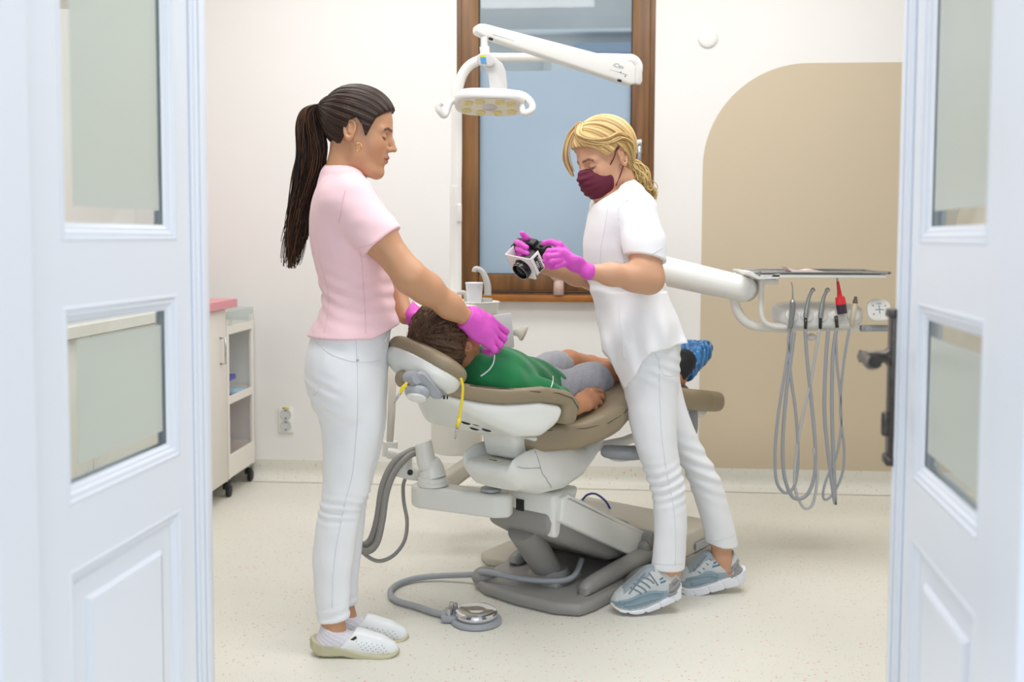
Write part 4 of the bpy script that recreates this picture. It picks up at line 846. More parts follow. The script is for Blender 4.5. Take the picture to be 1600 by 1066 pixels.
        ze = np.interp(y, [.016, .0315, .047], [-.0065, -.0095, -.0055]); put(np.clip(2-np.abs(z-ze)/.0013, 0, 1)*(y > .017)*(y < .047)*(x > .05), lash)
        return C
def strands(paths, r, sides=4):
    vs = []; fs = []
    for P, rr in paths:
        m = tube(P, rr, sides, cap=False); o = len(vs); vs.extend(m[0]); fs.extend([tuple(i+o for i in f) for f in m[1]])
    return (vs, fs)
def hand(wr, dirv, back, side, sc=1.0, curl=(.5, .6, .5), spread=.02, thumb=(.6, .5), fingers=None, tube_r=.0088, extra=None, web=.0015):
    """returns an SDF: palm + 4 fingers + thumb. wr wrist point, dirv to the knuckles, back = back-of-hand normal, side = towards the thumb"""
    d = nrm(dirv); s = nrm(np.asarray(side)-d*np.dot(side, d)); b = nrm(np.cross(d, s)); b = b if np.dot(b, back) > 0 else -b; wr = np.asarray(wr, float)
    pal = s_chain([wr, wr+d*.045*sc, wr+d*.078*sc], [.026*sc, .036*sc, .036*sc], .02, flat=(b, .42)); parts = [pal]
    L = [(.042, .026, .020), (.046, .030, .022), (.042, .028, .021), (.033, .021, .018)]
    for i in range(4):
        off = (.029-.0195*i)*sc; base = wr+d*(.084-.004*abs(i-1)**1.3)*sc+s*off
        if fingers and fingers[i] is not None: pts = [base]+[np.asarray(q, float) for q in fingers[i]]
        else:
            c = curl if not isinstance(curl[0], (tuple, list)) else curl[i]; a = 0; p = base; pts = [p]; dd = nrm(d+s*spread*(1.5-i))
            for j in range(3): a += c[j]; p = p+(dd*math.cos(a)-b*math.sin(a))*L[i][j]*sc; pts.append(p)
        rr = [tube_r*1.12*sc, tube_r*1.02*sc, tube_r*.93*sc, tube_r*.82*sc]; rr = (rr+[rr[-1]]*4)[:len(pts)]; parts.append(s_chain(pts, rr, .004))
    tb = wr+d*.022*sc+s*.026*sc
    if isinstance(thumb[0], (tuple, list, np.ndarray)): tp = [tb]+[np.asarray(q, float) for q in thumb]
    else: t1 = nrm(d*.75+s*.8-b*thumb[0]); t2 = nrm(d*1.0+s*.25-b*(thumb[0]+thumb[1])); tp = [tb, tb+t1*.042*sc, tb+t1*.042*sc+t2*.030*sc, tb+t1*.042*sc+t2*.055*sc]
    if extra is not None: parts[0] = U(.02, parts[0], extra)
    parts.append(s_chain(tp, [.0145*sc, .0108*sc, .0098*sc, .0085*sc][:len(tp)], .006))
    def f(P):
        dd = parts[0](P); m = parts[1](P)
        for q in parts[2:5]: m = smin(m, q(P), web)
        dd = smin(dd, m, .009); return smin(dd, parts[5](P), .010)
    return f
def vnoise(P, s, seed=0):
    r = np.random.RandomState(seed); o = 0
    for i in range(5):
        k = r.normal(size=3)*s*(1+.5*i); o = o+np.sin(P@k+r.rand()*6.28)/(1+.6*i)
    return o*.4
def hairmat(name, a, b, rough=.42):
    m = mat(name, a, rough, attr=True, spec=.3); return m
def haircol(P, base, hi, axis_o, axis, seed=0, fr=60):
    """streaks that run away from the tie point"""
    ax = nrm(axis); t = nrm(np.cross(ax, V(.3, .2, 1))); w = np.cross(ax, t); q = P-axis_o; th = np.arctan2(q@t, q@w); r = np.random.RandomState(seed)
    s = sum(np.sin(th*(fr*(.4+.5*i))+r.rand()*6+vnoise(P, 18, seed+i)*1.2) for i in range(3))/3; s = np.clip(.5+.5*s+vnoise(P, 25, seed+9)*.2, 0, 1)[:, None]
    return np.array(base)*(1-s)+np.array(hi)*s
SK1 = rgb(196, 146, 110); SK2 = rgb(205, 156, 124); SK3 = rgb(184, 128, 92)
M_glove = mat('magenta_nitrile', rgb(212, 84, 190), .42, bump=(70, .12), spec=.4)
M_pinkc = mat('pink_uniform_cloth', rgb(244, 206, 212), .85, bump=(300, .06), sheen=.2)
M_wcloth = mat('white_uniform_cloth', rgb(242, 242, 244), .85, bump=(300, .06), sheen=.15)
M_denim = mat('white_denim', rgb(238, 239, 242), .85, bump=(400, .08))
M_sock = mat('white_sock_knit', rgb(224, 220, 228), .9, bump=(500, .15))
M_button = MATS['brushed_steel']

# ---------------------------------------------------------------- assistant, left of the chair
YA = 2.975
pa = thing('person', 'person in pink uniform top and white trousers, dark ponytail, leaning over the child', 'person', V(-.455, YA, .01))
HA = Head(at(560, 206, YA), (.982, .0, -.19), (.19, 0, .982), 1.03)
nk = s_chain([HA.W(-.022, 0, -.045), at(540, 262, YA), at(533, 290, YA)], [.052, .052, .062], .02)
tors = rows([(275, 512, 560, YA, .07), (288, 503, 575, YA, .13), (305, 496, 588, YA, .165), (330, 490, 600, YA, .172), (365, 488, 609, YA, .158), (400, 493, 612, YA, .145), (435, 501, 610, YA, .132), (465, 507, 612, YA, .128), (490, 503, 614, YA, .142), (515, 492, 614, YA, .155), (545, 484, 608, YA, .165)], YA, .15)
f_torso = s_loft(tors, .03)
f_hips = s_loft(rows([(505, 494, 611, YA, .150), (530, 487, 608, YA, .160), (556, 480, 606, YA, .168), (590, 479, 605, YA, .170), (618, 486, 603, YA, .160), (650, 500, 600, YA, .14)], YA, .16), .03)
YN, YF = 2.925, 3.045
f_legN = s_loft(rows([(575, 482, 602, YN+.0, .082), (625, 488, 600, YN, .082), (645, 497, 598, YN, .080), (670, 502, 596, YN, .076), (700, 505, 590, YN, .070), (733, 505, 581, YN, .062), (769, 504, 575, YN, .058), (795, 499, 564, YN, .054), (831, 493, 558, YN, .052), (871, 489, 552, YN, .050), (913, 491, 547, YN, .044), (945, 494, 546, YN, .040), (968, 496, 546, YN, .038)], YN, .06), .006)
f_legF = s_loft(rows([(575, 486, 604, YF, .082), (625, 495, 604, YF, .080), (670, 508, 601, YF, .074), (710, 514, 593, YF, .066), (750, 514, 582, YF, .058), (790, 512, 572, YF, .053), (840, 508, 567, YF, .050), (880, 508, 562, YF, .044), (915, 513, 559, YF, .040), (945, 517, 558, YF, .037)], YF, .06), .006)
shR = at(549, 318, 2.83); elR = at(642, 434, 2.81); wrR = at(727, 496, 2.93)
shL = at(548, 312, 3.13); elL = at(600, 428, 3.22); wrL = at(634, 494, 3.13)
f_armR = s_chain([shR, shR*.55+elR*.45, elR, elR*.72+wrR*.28+V(0, 0, .002), elR*.3+wrR*.7, wrR], [.038, .049, .043, .042, .034, .027], .03)
f_armL = s_chain([shL, elL, elL*.6+wrL*.4, wrL], [.036, .042, .040, .027], .03)
ankN = s_chain([at(521, 955, YN), at(521, 985, YN), at(519, 1005, YN)], [.033, .033, .036], .02, None); ankF = s_chain([at(539, 948, YF), at(540, 966, YF), at(538, 985, YF)], [.029, .030, .034], .02)
footN = s_chain([at(514, 1003, YN), at(560, 1008, YN), at(595, 1013, YN)], [.030, .022, .014], .02); footF = s_chain([at(532, 983, YF), at(575, 986, YF), at(603, 990, YF)], [.028, .021, .014], .02)
f_skinA = U(.02, HA, nk, OFF(f_torso, -.012), OFF(f_hips, -.012), OFF(f_legN, -.010), OFF(f_legF, -.010), f_armR, f_armL, ankN, ankF, footN, footF)
vA, fA = sculpt(f_skinA, V(-.68, 2.70, 0.02), V(.02, 3.32, 1.72), .0040)
M_skin = mat('skin', SK1, .48, attr=True, sss=.12, bump=(350, .03))
obj('body', (vA, fA), M_skin, pa, colors=HA.color(vA, SK1, rgb(178, 98, 90), rgb(48, 34, 28), rgb(30, 22, 20)))
# gloves
hdA = nrm(at(776, 520, 2.99)-wrR); upv = nrm(V(-.35, -.75, .62))
def Q(x, y, Y): return at(x, y, Y)
fgA = [[Q(790, 518, 3.035), Q(786, 527, 3.07), Q(776, 528, 3.08)], [Q(787, 529, 3.01), Q(782, 539, 3.045), Q(772, 538, 3.06)], [Q(781, 539, 2.99), Q(776, 547, 3.02), Q(766, 546, 3.03)], [Q(772, 546, 2.97), Q(766, 551, 2.995), Q(757, 548, 3.01)]]
f_hA = hand(wrR, hdA, upv, V(.35, .5, .75), 1.04, fingers=fgA, thumb=[Q(752, 496, 3.03), Q(768, 512, 3.06), Q(774, 526, 3.075)], tube_r=.0105, extra=s_chain([wrR, at(748, 518, 2.955), at(762, 536, 2.965)], [.026, .026, .015], .02), web=.005)
cuffR = s_cap(wrR-nrm(wrR-elR)*.004, wrR+hdA*.03, .0315, .033)
cp_ = plane(wrR-nrm(wrR-elR)*.004, -nrm(wrR-elR))
def gl(f, cuff, cutp, wr, r=.12):
    return AND(U(.012, f, cuff), cutp, .0015)
obj('glove', sculpt(gl(f_hA, cuffR, cp_, wrR), wrR+V(-.05, -.08, -.14), wrR+V(.17, .19, .07), .0028), M_glove, pa)
hdL = nrm(V(.8, -.1, -.25)); wrLc = at(624, 481, 3.16)
f_hL = hand(wrL+V(.02, 0, -.005), hdL, V(.1, .6, .7), V(.2, -.8, .2), 1.0, curl=(.3, .4, .3))
cutL = plane(at(632, 492, 3.14), nrm(V(-1, 0, .62)))
obj('glove', sculpt(AND(U(.012, f_hL, s_cap(wrL-nrm(wrL-elL)*.05, wrL+hdL*.04, .036, .033)), cutL, .0015), wrL+V(-.08, -.1, -.15), wrL+V(.26, .1, .1), .0035), M_glove, pa)
# pink top
slR = s_chain([shR+V(-.01, .02, .005), shR*.5+elR*.5], [.074, .068], .03); slL = s_chain([shL+V(-.01, -.02, .005), shL*.5+elL*.5], [.070, .064], .03)
hemR0 = at(594, 380, 2.81); hemR = plane(hemR0, nrm(elR-shR)+V(-.0, 0, 0.02)); hemL = plane(shL*.45+elL*.55, nrm(elL-shL))
def f_top(P):
    t = f_torso(P)-.006; z = P[:, 2]; zh = at(560, 523, YA)[2]
    fl_ = np.clip((at(560, 478, YA)[2]-z)/.09, 0, 1); t = t-.010*fl_**1.5-.012*fl_*np.clip((P[:, 0]+.42)/.08, 0, 1)
    wr = .0035*np.sin((z*1.0+P[:, 0]*.35)*150+1.6*np.sin(P[:, 0]*22)+np.sin(P[:, 1]*14))*np.exp(-((z-at(550, 462, YA)[2])/.075)**2)+.0025*vnoise(P, 26, 3)
    t = t+wr*.8; a = smin(smax(slR(P)+.0025*vnoise(P, 30, 5), hemR(P), .003), smax(slL(P), hemL(P), .003), .001)
    sh = s_chain([at(535, 283, YA), shR+V(-.0, .03, .028)], [.060, .052], .02)(P); sh2 = s_chain([at(535, 283, YA), shL+V(0, -.03, .028)], [.060, .052], .02)(P)
    d = smin(smin(smin(t, a, .022), sh, .03), sh2, .03); hz_ = zh+.06*np.clip((P[:, 0]+.40)/.12, 0, 1)
    d = smax(d, hz_-z, .003); neckhole = s_cap(at(541, 258, YA)+V(0, 0, .01), at(546, 270, YA)+V(.0, 0, .045), .060, .075)(P); return smax(d, -neckhole, .003)
obj('uniform_top', sculpt(f_top, V(-.64, 2.72, .90), V(-.30, 3.26, 1.48), .0042), M_pinkc, pa)
sm = mat('pink_seam', rgb(232, 190, 198), .85)
obj('seam', line_on([(563, 396), (566, 420), (569, 460), (571, 495), (572, 522)], f_top, 2.5, 3.1, .0009), sm, pa)
obj('seam', line_on([(529, 349), (533, 330), (536, 312), (540, 296)], f_top, 2.5, 3.1, .0009), sm, pa)
obj('seam', line_on([(497, 400), (506, 430), (513, 460), (512, 490), (506, 520)], f_top, 2.5, 3.1, .0009), sm, pa)
obj('sleeve_hem', line_on([(561, 388), (580, 381), (600, 371), (622, 357)], f_top, 2.5, 3.1, .0009), sm, pa)
# trousers
zhemN = at(520, 968, YN)[2]; 
def f_tr(P):
    z = P[:, 2]; hn_ = zhemN+.009*np.sin((P[:, 0]+.52)*18); d = smin(smin(f_hips(P), smax(f_legN(P), hn_-z, .002), .012), smax(f_legF(P), at(540, 944, YF)[2]-z, .002), .012)-.001
    kz = at(540, 792, YN)[2]; w = .003*np.sin(z*230+P[:, 0]*60+2*np.sin(P[:, 0]*30))*np.exp(-((z-kz)/.035)**2)+.0022*np.sin(z*200-P[:, 0]*50)*np.exp(-((z-.10)/.05)**2)
    w = w+.0028*np.sin(z*170+P[:, 0]*70)*np.exp(-((z-at(500, 625, YN)[2])/.06)**2)*np.clip((-.47-P[:, 0])/.05, 0, 1)+.0012*vnoise(P, 30, 8)
    top = at(560, 512, YA)[2]+.035*np.clip((P[:, 0]+.40)/.12, 0, 1); d = smax(d+w, z-top, .003)
    return d
obj('trousers', sculpt(f_tr, V(-.64, 2.78, .04), V(-.30, 3.20, 1.02), .0042), M_denim, pa)
sw = mat('denim_seam', rgb(226, 227, 232), .85)
obj('side_seam', line_on([(556, 530), (558, 560), (559, 600), (559, 650), (556, 690), (551, 740), (541, 780), (532, 820), (525, 860), (521, 900), (519, 950)], f_tr, 2.5, 3.1, .0012), sw, pa)
obj('pocket_seam', join(line_on([(493, 535), (515, 552), (540, 562), (556, 565)], f_tr, 2.5, 3.1, .001), line_on([(556, 565), (580, 566), (594, 563)], f_tr, 2.5, 3.1, .001), line_on([(503, 556), (500, 590), (497, 612), (488, 620)], f_tr, 2.5, 3.1, .001), line_on([(482, 556), (503, 557)], f_tr, 2.5, 3.1, .001)), sw, pa)
obj('belt_loop', line_on([(611, 512), (606, 524), (602, 534)], f_tr, 2.5, 3.1, .003), M_denim, pa)
rv = on_ray(558.5, 563, f_tr, 2.5, 3.1); obj('rivet', ball(rv, .0042, n=12), M_button, pa)
# hair
tieA = at(507, 168, YA)
zx = [-.14, -.075, -.042, -.030, -.018, .0, .020, .034, .042, .052, .070, .0925, .12]; zz = [-.045, -.058, -.070, -.028, .022, .034, .016, -.014, .012, .043, .062, .080, .085]
def hairf(H, tie, zx, zz, off, gr=.0016, fr=70, seed=1, pull=True, tl=.030):
    c = H.W(.0, 0, .03); ax = nrm(tie-c); t = nrm(np.cross(ax, V(.31, .2, .93))); w = np.cross(ax, t)
    def f(P):
        q = H.loc(P); d = H.skull(q)*H.sc-off
        if pull: d = smin(d, s_cap(c+(tie-c)*.72, tie, tl*1.7, tl*.55)(P), .035)
        r = P-tie; th = np.arctan2(r@t, r@w); d = d+gr*(np.sin(th*fr+2*vnoise(P, 12, seed))*.6+np.sin(th*fr*.37+vnoise(P, 9, seed+2)*2)*.8)
        return smax(d, (np.interp(q[:, 0]-.0*np.abs(q[:, 1]), zx, zz)+ .10*np.clip(.03-np.abs(q[:, 1]), 0, .03)*(q[:, 0] > .05)-q[:, 2])*.62*H.sc, .004)
    return f
f_hairA = hairf(HA, tieA, zx, zz, .012)
HD, HL = rgb(26, 17, 14), rgb(66, 44, 32)
M_hairA = hairmat('dark_brown_hair', HD, HL, .46)
hv, hf = sculpt(f_hairA, HA.o-.17, HA.o+.17, .0030)
hrA = obj('hair', (hv, hf), M_hairA, pa, colors=haircol(hv, HD, HL, tieA, tieA-HA.W(0, 0, .03), 2, 50))
cl_ = [(506, 168), (495, 167), (484, 176), (482, 198), (486, 232), (483, 268), (475, 308), (467, 345), (460, 380), (453, 418)]
wd_ = [8, 9, 13, 18, 22, 24, 20, 18, 16, 10]
cen = catmull([np.append(at(x, y, YA+.004*i), w*.0019) for i, ((x, y), w) in enumerate(zip(cl_, wd_))], 5); R_ = np.random.RandomState(5); paths = []; 
for k in range(430):
    rr = math.sqrt(R_.rand()); th = R_.rand()*6.283; ph = R_.rand()*6.28; fq = 2+3*R_.rand(); end = int(len(cen)*(.72+.30*R_.rand()**.7)); st_ = R_.randint(0, 4); P = []
    for i, c in enumerate(cen[st_:end]):
        u = (i+st_)/len(cen); a = th+.5*math.sin(fq*u*2+ph)*u; sp = rr*(1+.15*math.sin(u*9+ph)); dx = math.cos(a)*c[3]*sp; dy = math.sin(a)*c[3]*sp*.85
        P.append(c[:3]+V(dx+(.006+.006*rr*rr)*math.sin(u*11+ph)*u, dy, .004*math.sin(u*8+ph)))
    if len(P) > 4: n = len(P); r0 = .0013+.0012*R_.rand(); paths.append((P, [r0*min(1, .35+3*(1-j/n)) for j in range(n)]))
pm = strands(paths, 1, 4); pv = np.array(pm[0]); ridx = np.repeat(np.arange(len(paths)), [len(p[0])*4 for p in paths]); tt = np.random.RandomState(8).rand(len(paths))[ridx][:, None]**1.6; low = np.clip((1.30-pv[:, 2])/.35, 0, 1)[:, None]*.35
obj('ponytail', pm, M_hairA, hrA, colors=np.array(HD)*(1-np.clip(tt*.8+low, 0, 1))+np.array(rgb(98, 64, 42))*np.clip(tt*.8+low, 0, 1))
obj('hair_tie', lathe([(.0175, -.012), (.0215, -.006), (.0215, .006), (.0175, .012)], tieA+V(-.002, 0, 0), nrm(V(-1, 0, .05)), 24), mat('tan_hair_tie', rgb(198, 160, 128), .6), hrA)
ea = on_ray(560, 225, f_skinA, 2.6, 3.1); ec = ea+V(.002, -.012, -.011)
obj('earring', tube([ec+V(.0085*math.cos(t), .002*math.sin(t*2), .0125*math.sin(t)) for t in np.linspace(0, 6.283, 20, endpoint=False)], .0014, 8, closed=True), mat('gold', rgb(222, 176, 96), .2, metal=1), pa)
# socks and clogs
M_clog = mat('white_leather', rgb(236, 238, 238), .38, coat=.15); M_sole = mat('cream_sole', rgb(196, 190, 158), .6)
for (YY, ank, ft, dx, dy, nm) in ((YN, ankN, footN, 0, 0, 0), (YF, ankF, footF, 17, -22, 1)):
    def X(x, y, o=0): return at(x+dx+(x-555)*(-.035 if nm else 0), y+dy+(y-1000)*(-.03 if nm else 0), YY+o)
    zt = X(520, 975)[2]; zb = X(520, 1031)[2]; 
    sk = s_chain([X(521, 972), X(520, 992), X(513, 1006)], [.0365, .036, .037], .02); sk2 = s_chain([X(513, 1005), X(548, 1004), X(575, 1012)], [.034, .029, .016], .02)
    out = [(487, 1002), (500, 1007), (520, 1009), (545, 1015), (565, 1021), (590, 1024), (610, 1024.5), (621, 1022)]; bot = [(622, 1026), (615, 1029), (600, 1031), (575, 1032), (550, 1029), (535, 1026), (515, 1027), (495, 1026), (489, 1020)]
    zs = np.array([X(x, y, -.036)[[0, 2]] for x, y in out]); bs_ = np.array([X(x, y, -.036)[[0, 2]] for x, y in bot][::-1]); zmin = bs_[:, 1].min(); x0, x1 = zs[0, 0], X(622, 1012, -.036)[0]
    obj_sock_cut = zs
    def fsole(P, zs=zs, bs_=bs_, x0=x0, x1=x1, YY=YY):
        x, y, z = P[:, 0], P[:, 1]-YY, P[:, 2]; t = np.interp(x, zs[:, 0], zs[:, 1]); b_ = np.interp(x, bs_[:, 0], bs_[:, 1]); u = (x-x0)/(x1-x0); w = np.interp(u, [-.05, 0, .12, .35, .55, .78, .88, .94, .98, 1.0, 1.03], [0, .028, .040, .040, .042, .046, .042, .034, .022, .008, -.03])
        return smax(smax(z-t, b_-z, .004), (np.abs(y)-w)*.8, .006)
    lo_, hi_ = V(x0-.02, YY-.07, -.01), V(x1+.03, YY+.07, .20)
    obj('sock', sculpt(AND(lambda P, sk=sk, sk2=sk2: smax(smin(sk(P), sk2(P), .02), np.interp(P[:, 0], zs[:, 0], zs[:, 1])-.004-P[:, 2], .003)+.0008*np.sin(P[:, 2]*500+P[:, 0]*300)*(P[:, 2] > zt-.05), plane(X(521, 979), nrm(V(.28, 0, 1))), .002), X(500, 1030)+V(-.05, -.07, -.01), X(620, 970)+V(.05, .07, .02), .0035), M_sock, pa)
    cg = obj('clog', sculpt(lambda P: fsole(P), lo_, hi_, .0035), M_sole, pa)
    ua = X(548, 1005); ub = X(598, 1016)
    up_ = s_chain([X(538, 1002), X(565, 1007), X(588, 1011), X(607, 1015)], [.050, .0430, .037, .030], .02)
    cp2 = plane(X(547, 992), nrm(V(-1, 0, .90)))
    def fup(P, up_=up_, cp2=cp2, zs=zs, YY=YY):
        q = P.copy(); q[:, 1] = (P[:, 1]-YY)*1.28+YY; d = up_(q); t = np.interp(P[:, 0], zs[:, 0], zs[:, 1])-.004; return smax(smax(d, t-P[:, 2], .003), cp2(P), .002)
    cu2 = obj('clog_upper', sculpt(fup, lo_, hi_, .0032), M_clog, cg)
    hp_ = [(557+j*8+i*3.2, 1003+j*1.2+i*4.2+(0 if True else 0)) for i in range(4) for j in range(6)]
    pts = []
    for (x, y) in hp_:
        p = on_ray(x+dx, y+dy, fup, 2.6, 3.3, .0002)
        if p is not None and x < 608: pts.append(ball(p, .0015, n=6))
    if pts: obj('vent_holes', join(*pts), mat('hole_grey', rgb(120, 122, 126), .7), cg)
    if not nm:
        lb = on_ray(552, 999, fup, 2.6, 3.3, .001)
        if lb is not None: obj('metal_label', box(lb, (.022, .0012, .008), (nrm(V(.8, 0, .55)), V(0, 1, 0), nrm(V(-.55, 0, .8))), 0), mat('label_dark', rgb(70, 66, 60), .35, metal=.6), cg, smooth=False)
# ---------------------------------------------------------------- dentist with camera, right of the chair
YD = 3.37
pd = thing('person', 'person in white uniform and burgundy mask, blond ponytail, holding a camera', 'person', V(.50, YD, .005))
fD = nrm(V(-.80, -.42, -.36)); HDc = Head(at(947, 247, YD), fD, V(-.25, -.12, .95), 1.04)
nkD = s_chain([HDc.W(-.025, 0, -.05), at(968, 284, YD+.01), at(972, 312, YD+.01)], [.050, .050, .062], .02)
fw = nrm(V(-.94, -.34, 0)); lf = V(.34, -.94, 0)
def rot_rows(T, yc0, w0):
    """loft in axes turned with the body: silhouette rows converted to an ellipse aligned with the world axes"""
    return rows(T, yc0, w0)
f_torD = s_loft(rows([(298, 948, 1000, YD, .075), (308, 938, 1012, YD, .13), (322, 928, 1020, YD, .162), (340, 922, 1026, YD, .172), (370, 916, 1028, YD, .160), (400, 915, 1029, YD, .146), (430, 920, 1032, YD, .134), (455, 926, 1037, YD, .130), (480, 936, 1045, YD, .140), (505, 939, 1058, YD, .160), (530, 943, 1063, YD, .168), (560, 950, 1063, YD, .165), (590, 962, 1060, YD, .15)], YD, .15), .03)
f_hipD = s_loft(rows([(470, 938, 1040, YD, .135), (500, 942, 1055, YD, .155), (530, 948, 1061, YD, .165), (560, 956, 1061, YD, .165), (590, 966, 1060, YD, .155), (620, 978, 1058, YD, .13)], YD, .15), .03)
f_LN = s_loft(rows([(560, 962, 1056, 3.31, .085), (614, 975, 1057, 3.305, .086), (651, 981, 1057, 3.30, .083), (698, 993, 1058, 3.295, .077), (736, 1007, 1064, 3.29, .066), (752, 1012, 1068, 3.29, .062), (775, 1019, 1071, 3.29, .060), (821, 1023, 1073, 3.29, .058), (860, 1021, 1071, 3.29, .055), (888, 1018, 1069, 3.29, .053)], 3.3, .06), .006)
f_LF = s_loft(rows([(560, 975, 1062, 3.44, .085), (604, 1000, 1064, 3.44, .084), (661, 1027, 1081, 3.45, .078), (700, 1047, 1098, 3.455, .070), (739, 1070, 1121, 3.46, .062), (764, 1080, 1130, 3.465, .060), (793, 1089, 1139, 3.47, .058), (825, 1098, 1148, 3.475, .055), (852, 1105, 1153, 3.475, .052)], 3.45, .06), .006)
sN = at(1001, 336, 3.21); eN = at(1014, 436, 3.15); wN = at(921, 425, 3.06)
sF = at(946, 332, 3.53); eF = at(927, 434, 3.52); wF = at(838, 412, 3.34)
f_aN = s_chain([sN, sN*.45+eN*.55, eN, eN*.75+wN*.25, eN*.35+wN*.65, wN], [.036, .050, .044, .041, .031, .0235], .03)
f_aF = s_chain([sF, sF*.45+eF*.55, eF, eF*.7+wF*.3, wF], [.036, .045, .041, .039, .027], .03)
aN = s_chain([at(1044, 872, 3.29), at(1046, 893, 3.29), at(1046, 918, 3.29)], [.036, .033, .036], .02); aF_ = s_chain([at(1126, 845, 3.475), at(1128, 872, 3.475), at(1134, 893, 3.475)], [.036, .035, .036], .02)
fN = s_chain([at(1046, 918, 3.29), at(1012, 937, 3.28), at(985, 944, 3.27)], [.030, .018, .010], .02); fF_ = s_chain([at(1137, 893, 3.475), at(1104, 910, 3.475), at(1082, 918, 3.475)], [.030, .018, .010], .02)
f_skD = U(.02, HDc, nkD, OFF(f_torD, -.013), OFF(f_hipD, -.013), OFF(f_LN, -.011), OFF(f_LF, -.011), f_aN, f_aF, aN, aF_, fN, fF_)
vD, fcD = sculpt(f_skD, V(.06, 2.98, .03), V(.86, 3.66, 1.68), .0042)
obj('body', (vD, fcD), M_skin, pd, colors=HDc.color(vD, SK2, rgb(190, 110, 104), rgb(104, 76, 50), rgb(60, 44, 36)))
# hands
def custom_hand(palm, fingers, thumb, rp, fr=.0098, flat=None):
    parts = [s_chain(palm, rp, .012, flat)]+[s_chain(p, [fr*1.1]+[fr]*(len(p)-2)+[fr*.85], .005) for p in fingers]; th = s_chain(thumb, [.014, .0115, .0098, .0085][:len(thumb)], .006)
    def f(P):
        m = parts[1](P)
        for q in parts[2:]: m = smin(m, q(P), .0015)
        return smin(smin(parts[0](P), m, .009), th(P), .008)
    return f
hN = custom_hand([wN, Q(900, 413, 3.055), Q(880, 401, 3.065)], [[Q(872, 392, 3.06), Q(858, 393, 3.04), Q(853, 401, 3.04), Q(857, 407, 3.07)], [Q(872, 400, 3.05), Q(858, 401, 3.03), Q(853, 408, 3.04), Q(858, 413, 3.07)], [Q(874, 407, 3.05), Q(861, 409, 3.03), Q(856, 415, 3.045), Q(861, 418, 3.075)], [Q(880, 412, 3.055), Q(868, 416, 3.045), Q(862, 418, 3.06)]], [Q(884, 394, 3.075), Q(874, 383, 3.07), Q(861, 378.5, 3.075), Q(850, 380, 3.085)], [.020, .026, .029], flat=(nrm(V(-.1, .75, .65)), .5))
wd = nrm(wN-eN)
obj('glove', sculpt(AND(U(.012, hN, s_cap(wN-wd*.015, wN+wd*.004, .0262, .0255)), plane(wN-wd*.006, -wd), .0015), wN+V(-.20, -.12, -.08), wN+V(.06, .12, .14), .0028), M_glove, pd)
hF = custom_hand([wF, Q(832, 405, 3.32), Q(826, 395, 3.27)], [[Q(828, 387, 3.24), Q(832, 379, 3.20), Q(822, 371.5, 3.18), Q(816, 365, 3.17)], [Q(818, 386, 3.25), Q(808, 379, 3.21), Q(813, 381, 3.165), Q(823, 387, 3.15)], [Q(818, 393, 3.25), Q(808, 388, 3.21), Q(813, 391, 3.165), Q(824, 396, 3.15)], [Q(820, 400, 3.25), Q(811, 397, 3.21), Q(816, 400, 3.17), Q(823, 403, 3.16)]], [Q(838, 398, 3.30), Q(846, 388, 3.28), Q(852, 382, 3.27)], [.027, .034, .032], flat=(nrm(V(.3, .9, .1)), .6))
wd2 = nrm(wF-eF)
obj('glove', sculpt(AND(U(.012, hF, s_cap(wF-wd2*.02, wF+wd2*.03, .031, .033)), plane(wF-wd2*.004, -wd2), .0015), wF+V(-.16, -.30, -.08), wF+V(.06, .10, .20), .0028), M_glove, pd)
# tunic
slN = s_chain([sN+V(-.012, .03, .0), sN*.55+eN*.45, sN*.2+eN*.8], [.070, .064, .064], .03); slF = s_chain([sF+V(.01, -.02, .0), sF*.5+eF*.5], [.066, .058], .03)
hmN = plane(at(1009, 405, 3.17), nrm(eN-sN)+V(-.30, 0, -.05)); hmF = plane(at(928, 384, 3.52), nrm(eF-sF)+V(-.1, 0, 0))
hx_ = np.array([at(x, 550, 3.25)[0] for x in (935, 943, 955, 966, 976, 986, 1000, 1013, 1040, 1070)]); hz__ = np.array([at(x, y, 3.25)[2] for x, y in ((935, 540), (943, 548), (955, 562), (966, 592), (976, 609), (986, 590), (1000, 562), (1013, 547), (1040, 543), (1070, 537))])
hzf = np.array([at(x, y, 3.45)[2] for x, y in ((935, 540), (943, 543), (955, 556), (966, 565), (976, 560), (986, 555), (1000, 548), (1013, 545), (1040, 543), (1070, 537))])
wz = at(930, 458, YD)[2]
f_skirt = s_loft(rows([(452, 924, 1038, YD, .136), (480, 934, 1047, YD, .152), (505, 937, 1060, YD, .172), (530, 940, 1066, YD, .182), (560, 948, 1067, YD, .186), (600, 960, 1066, YD, .186), (640, 970, 1062, YD, .18)], YD, .15), .01)
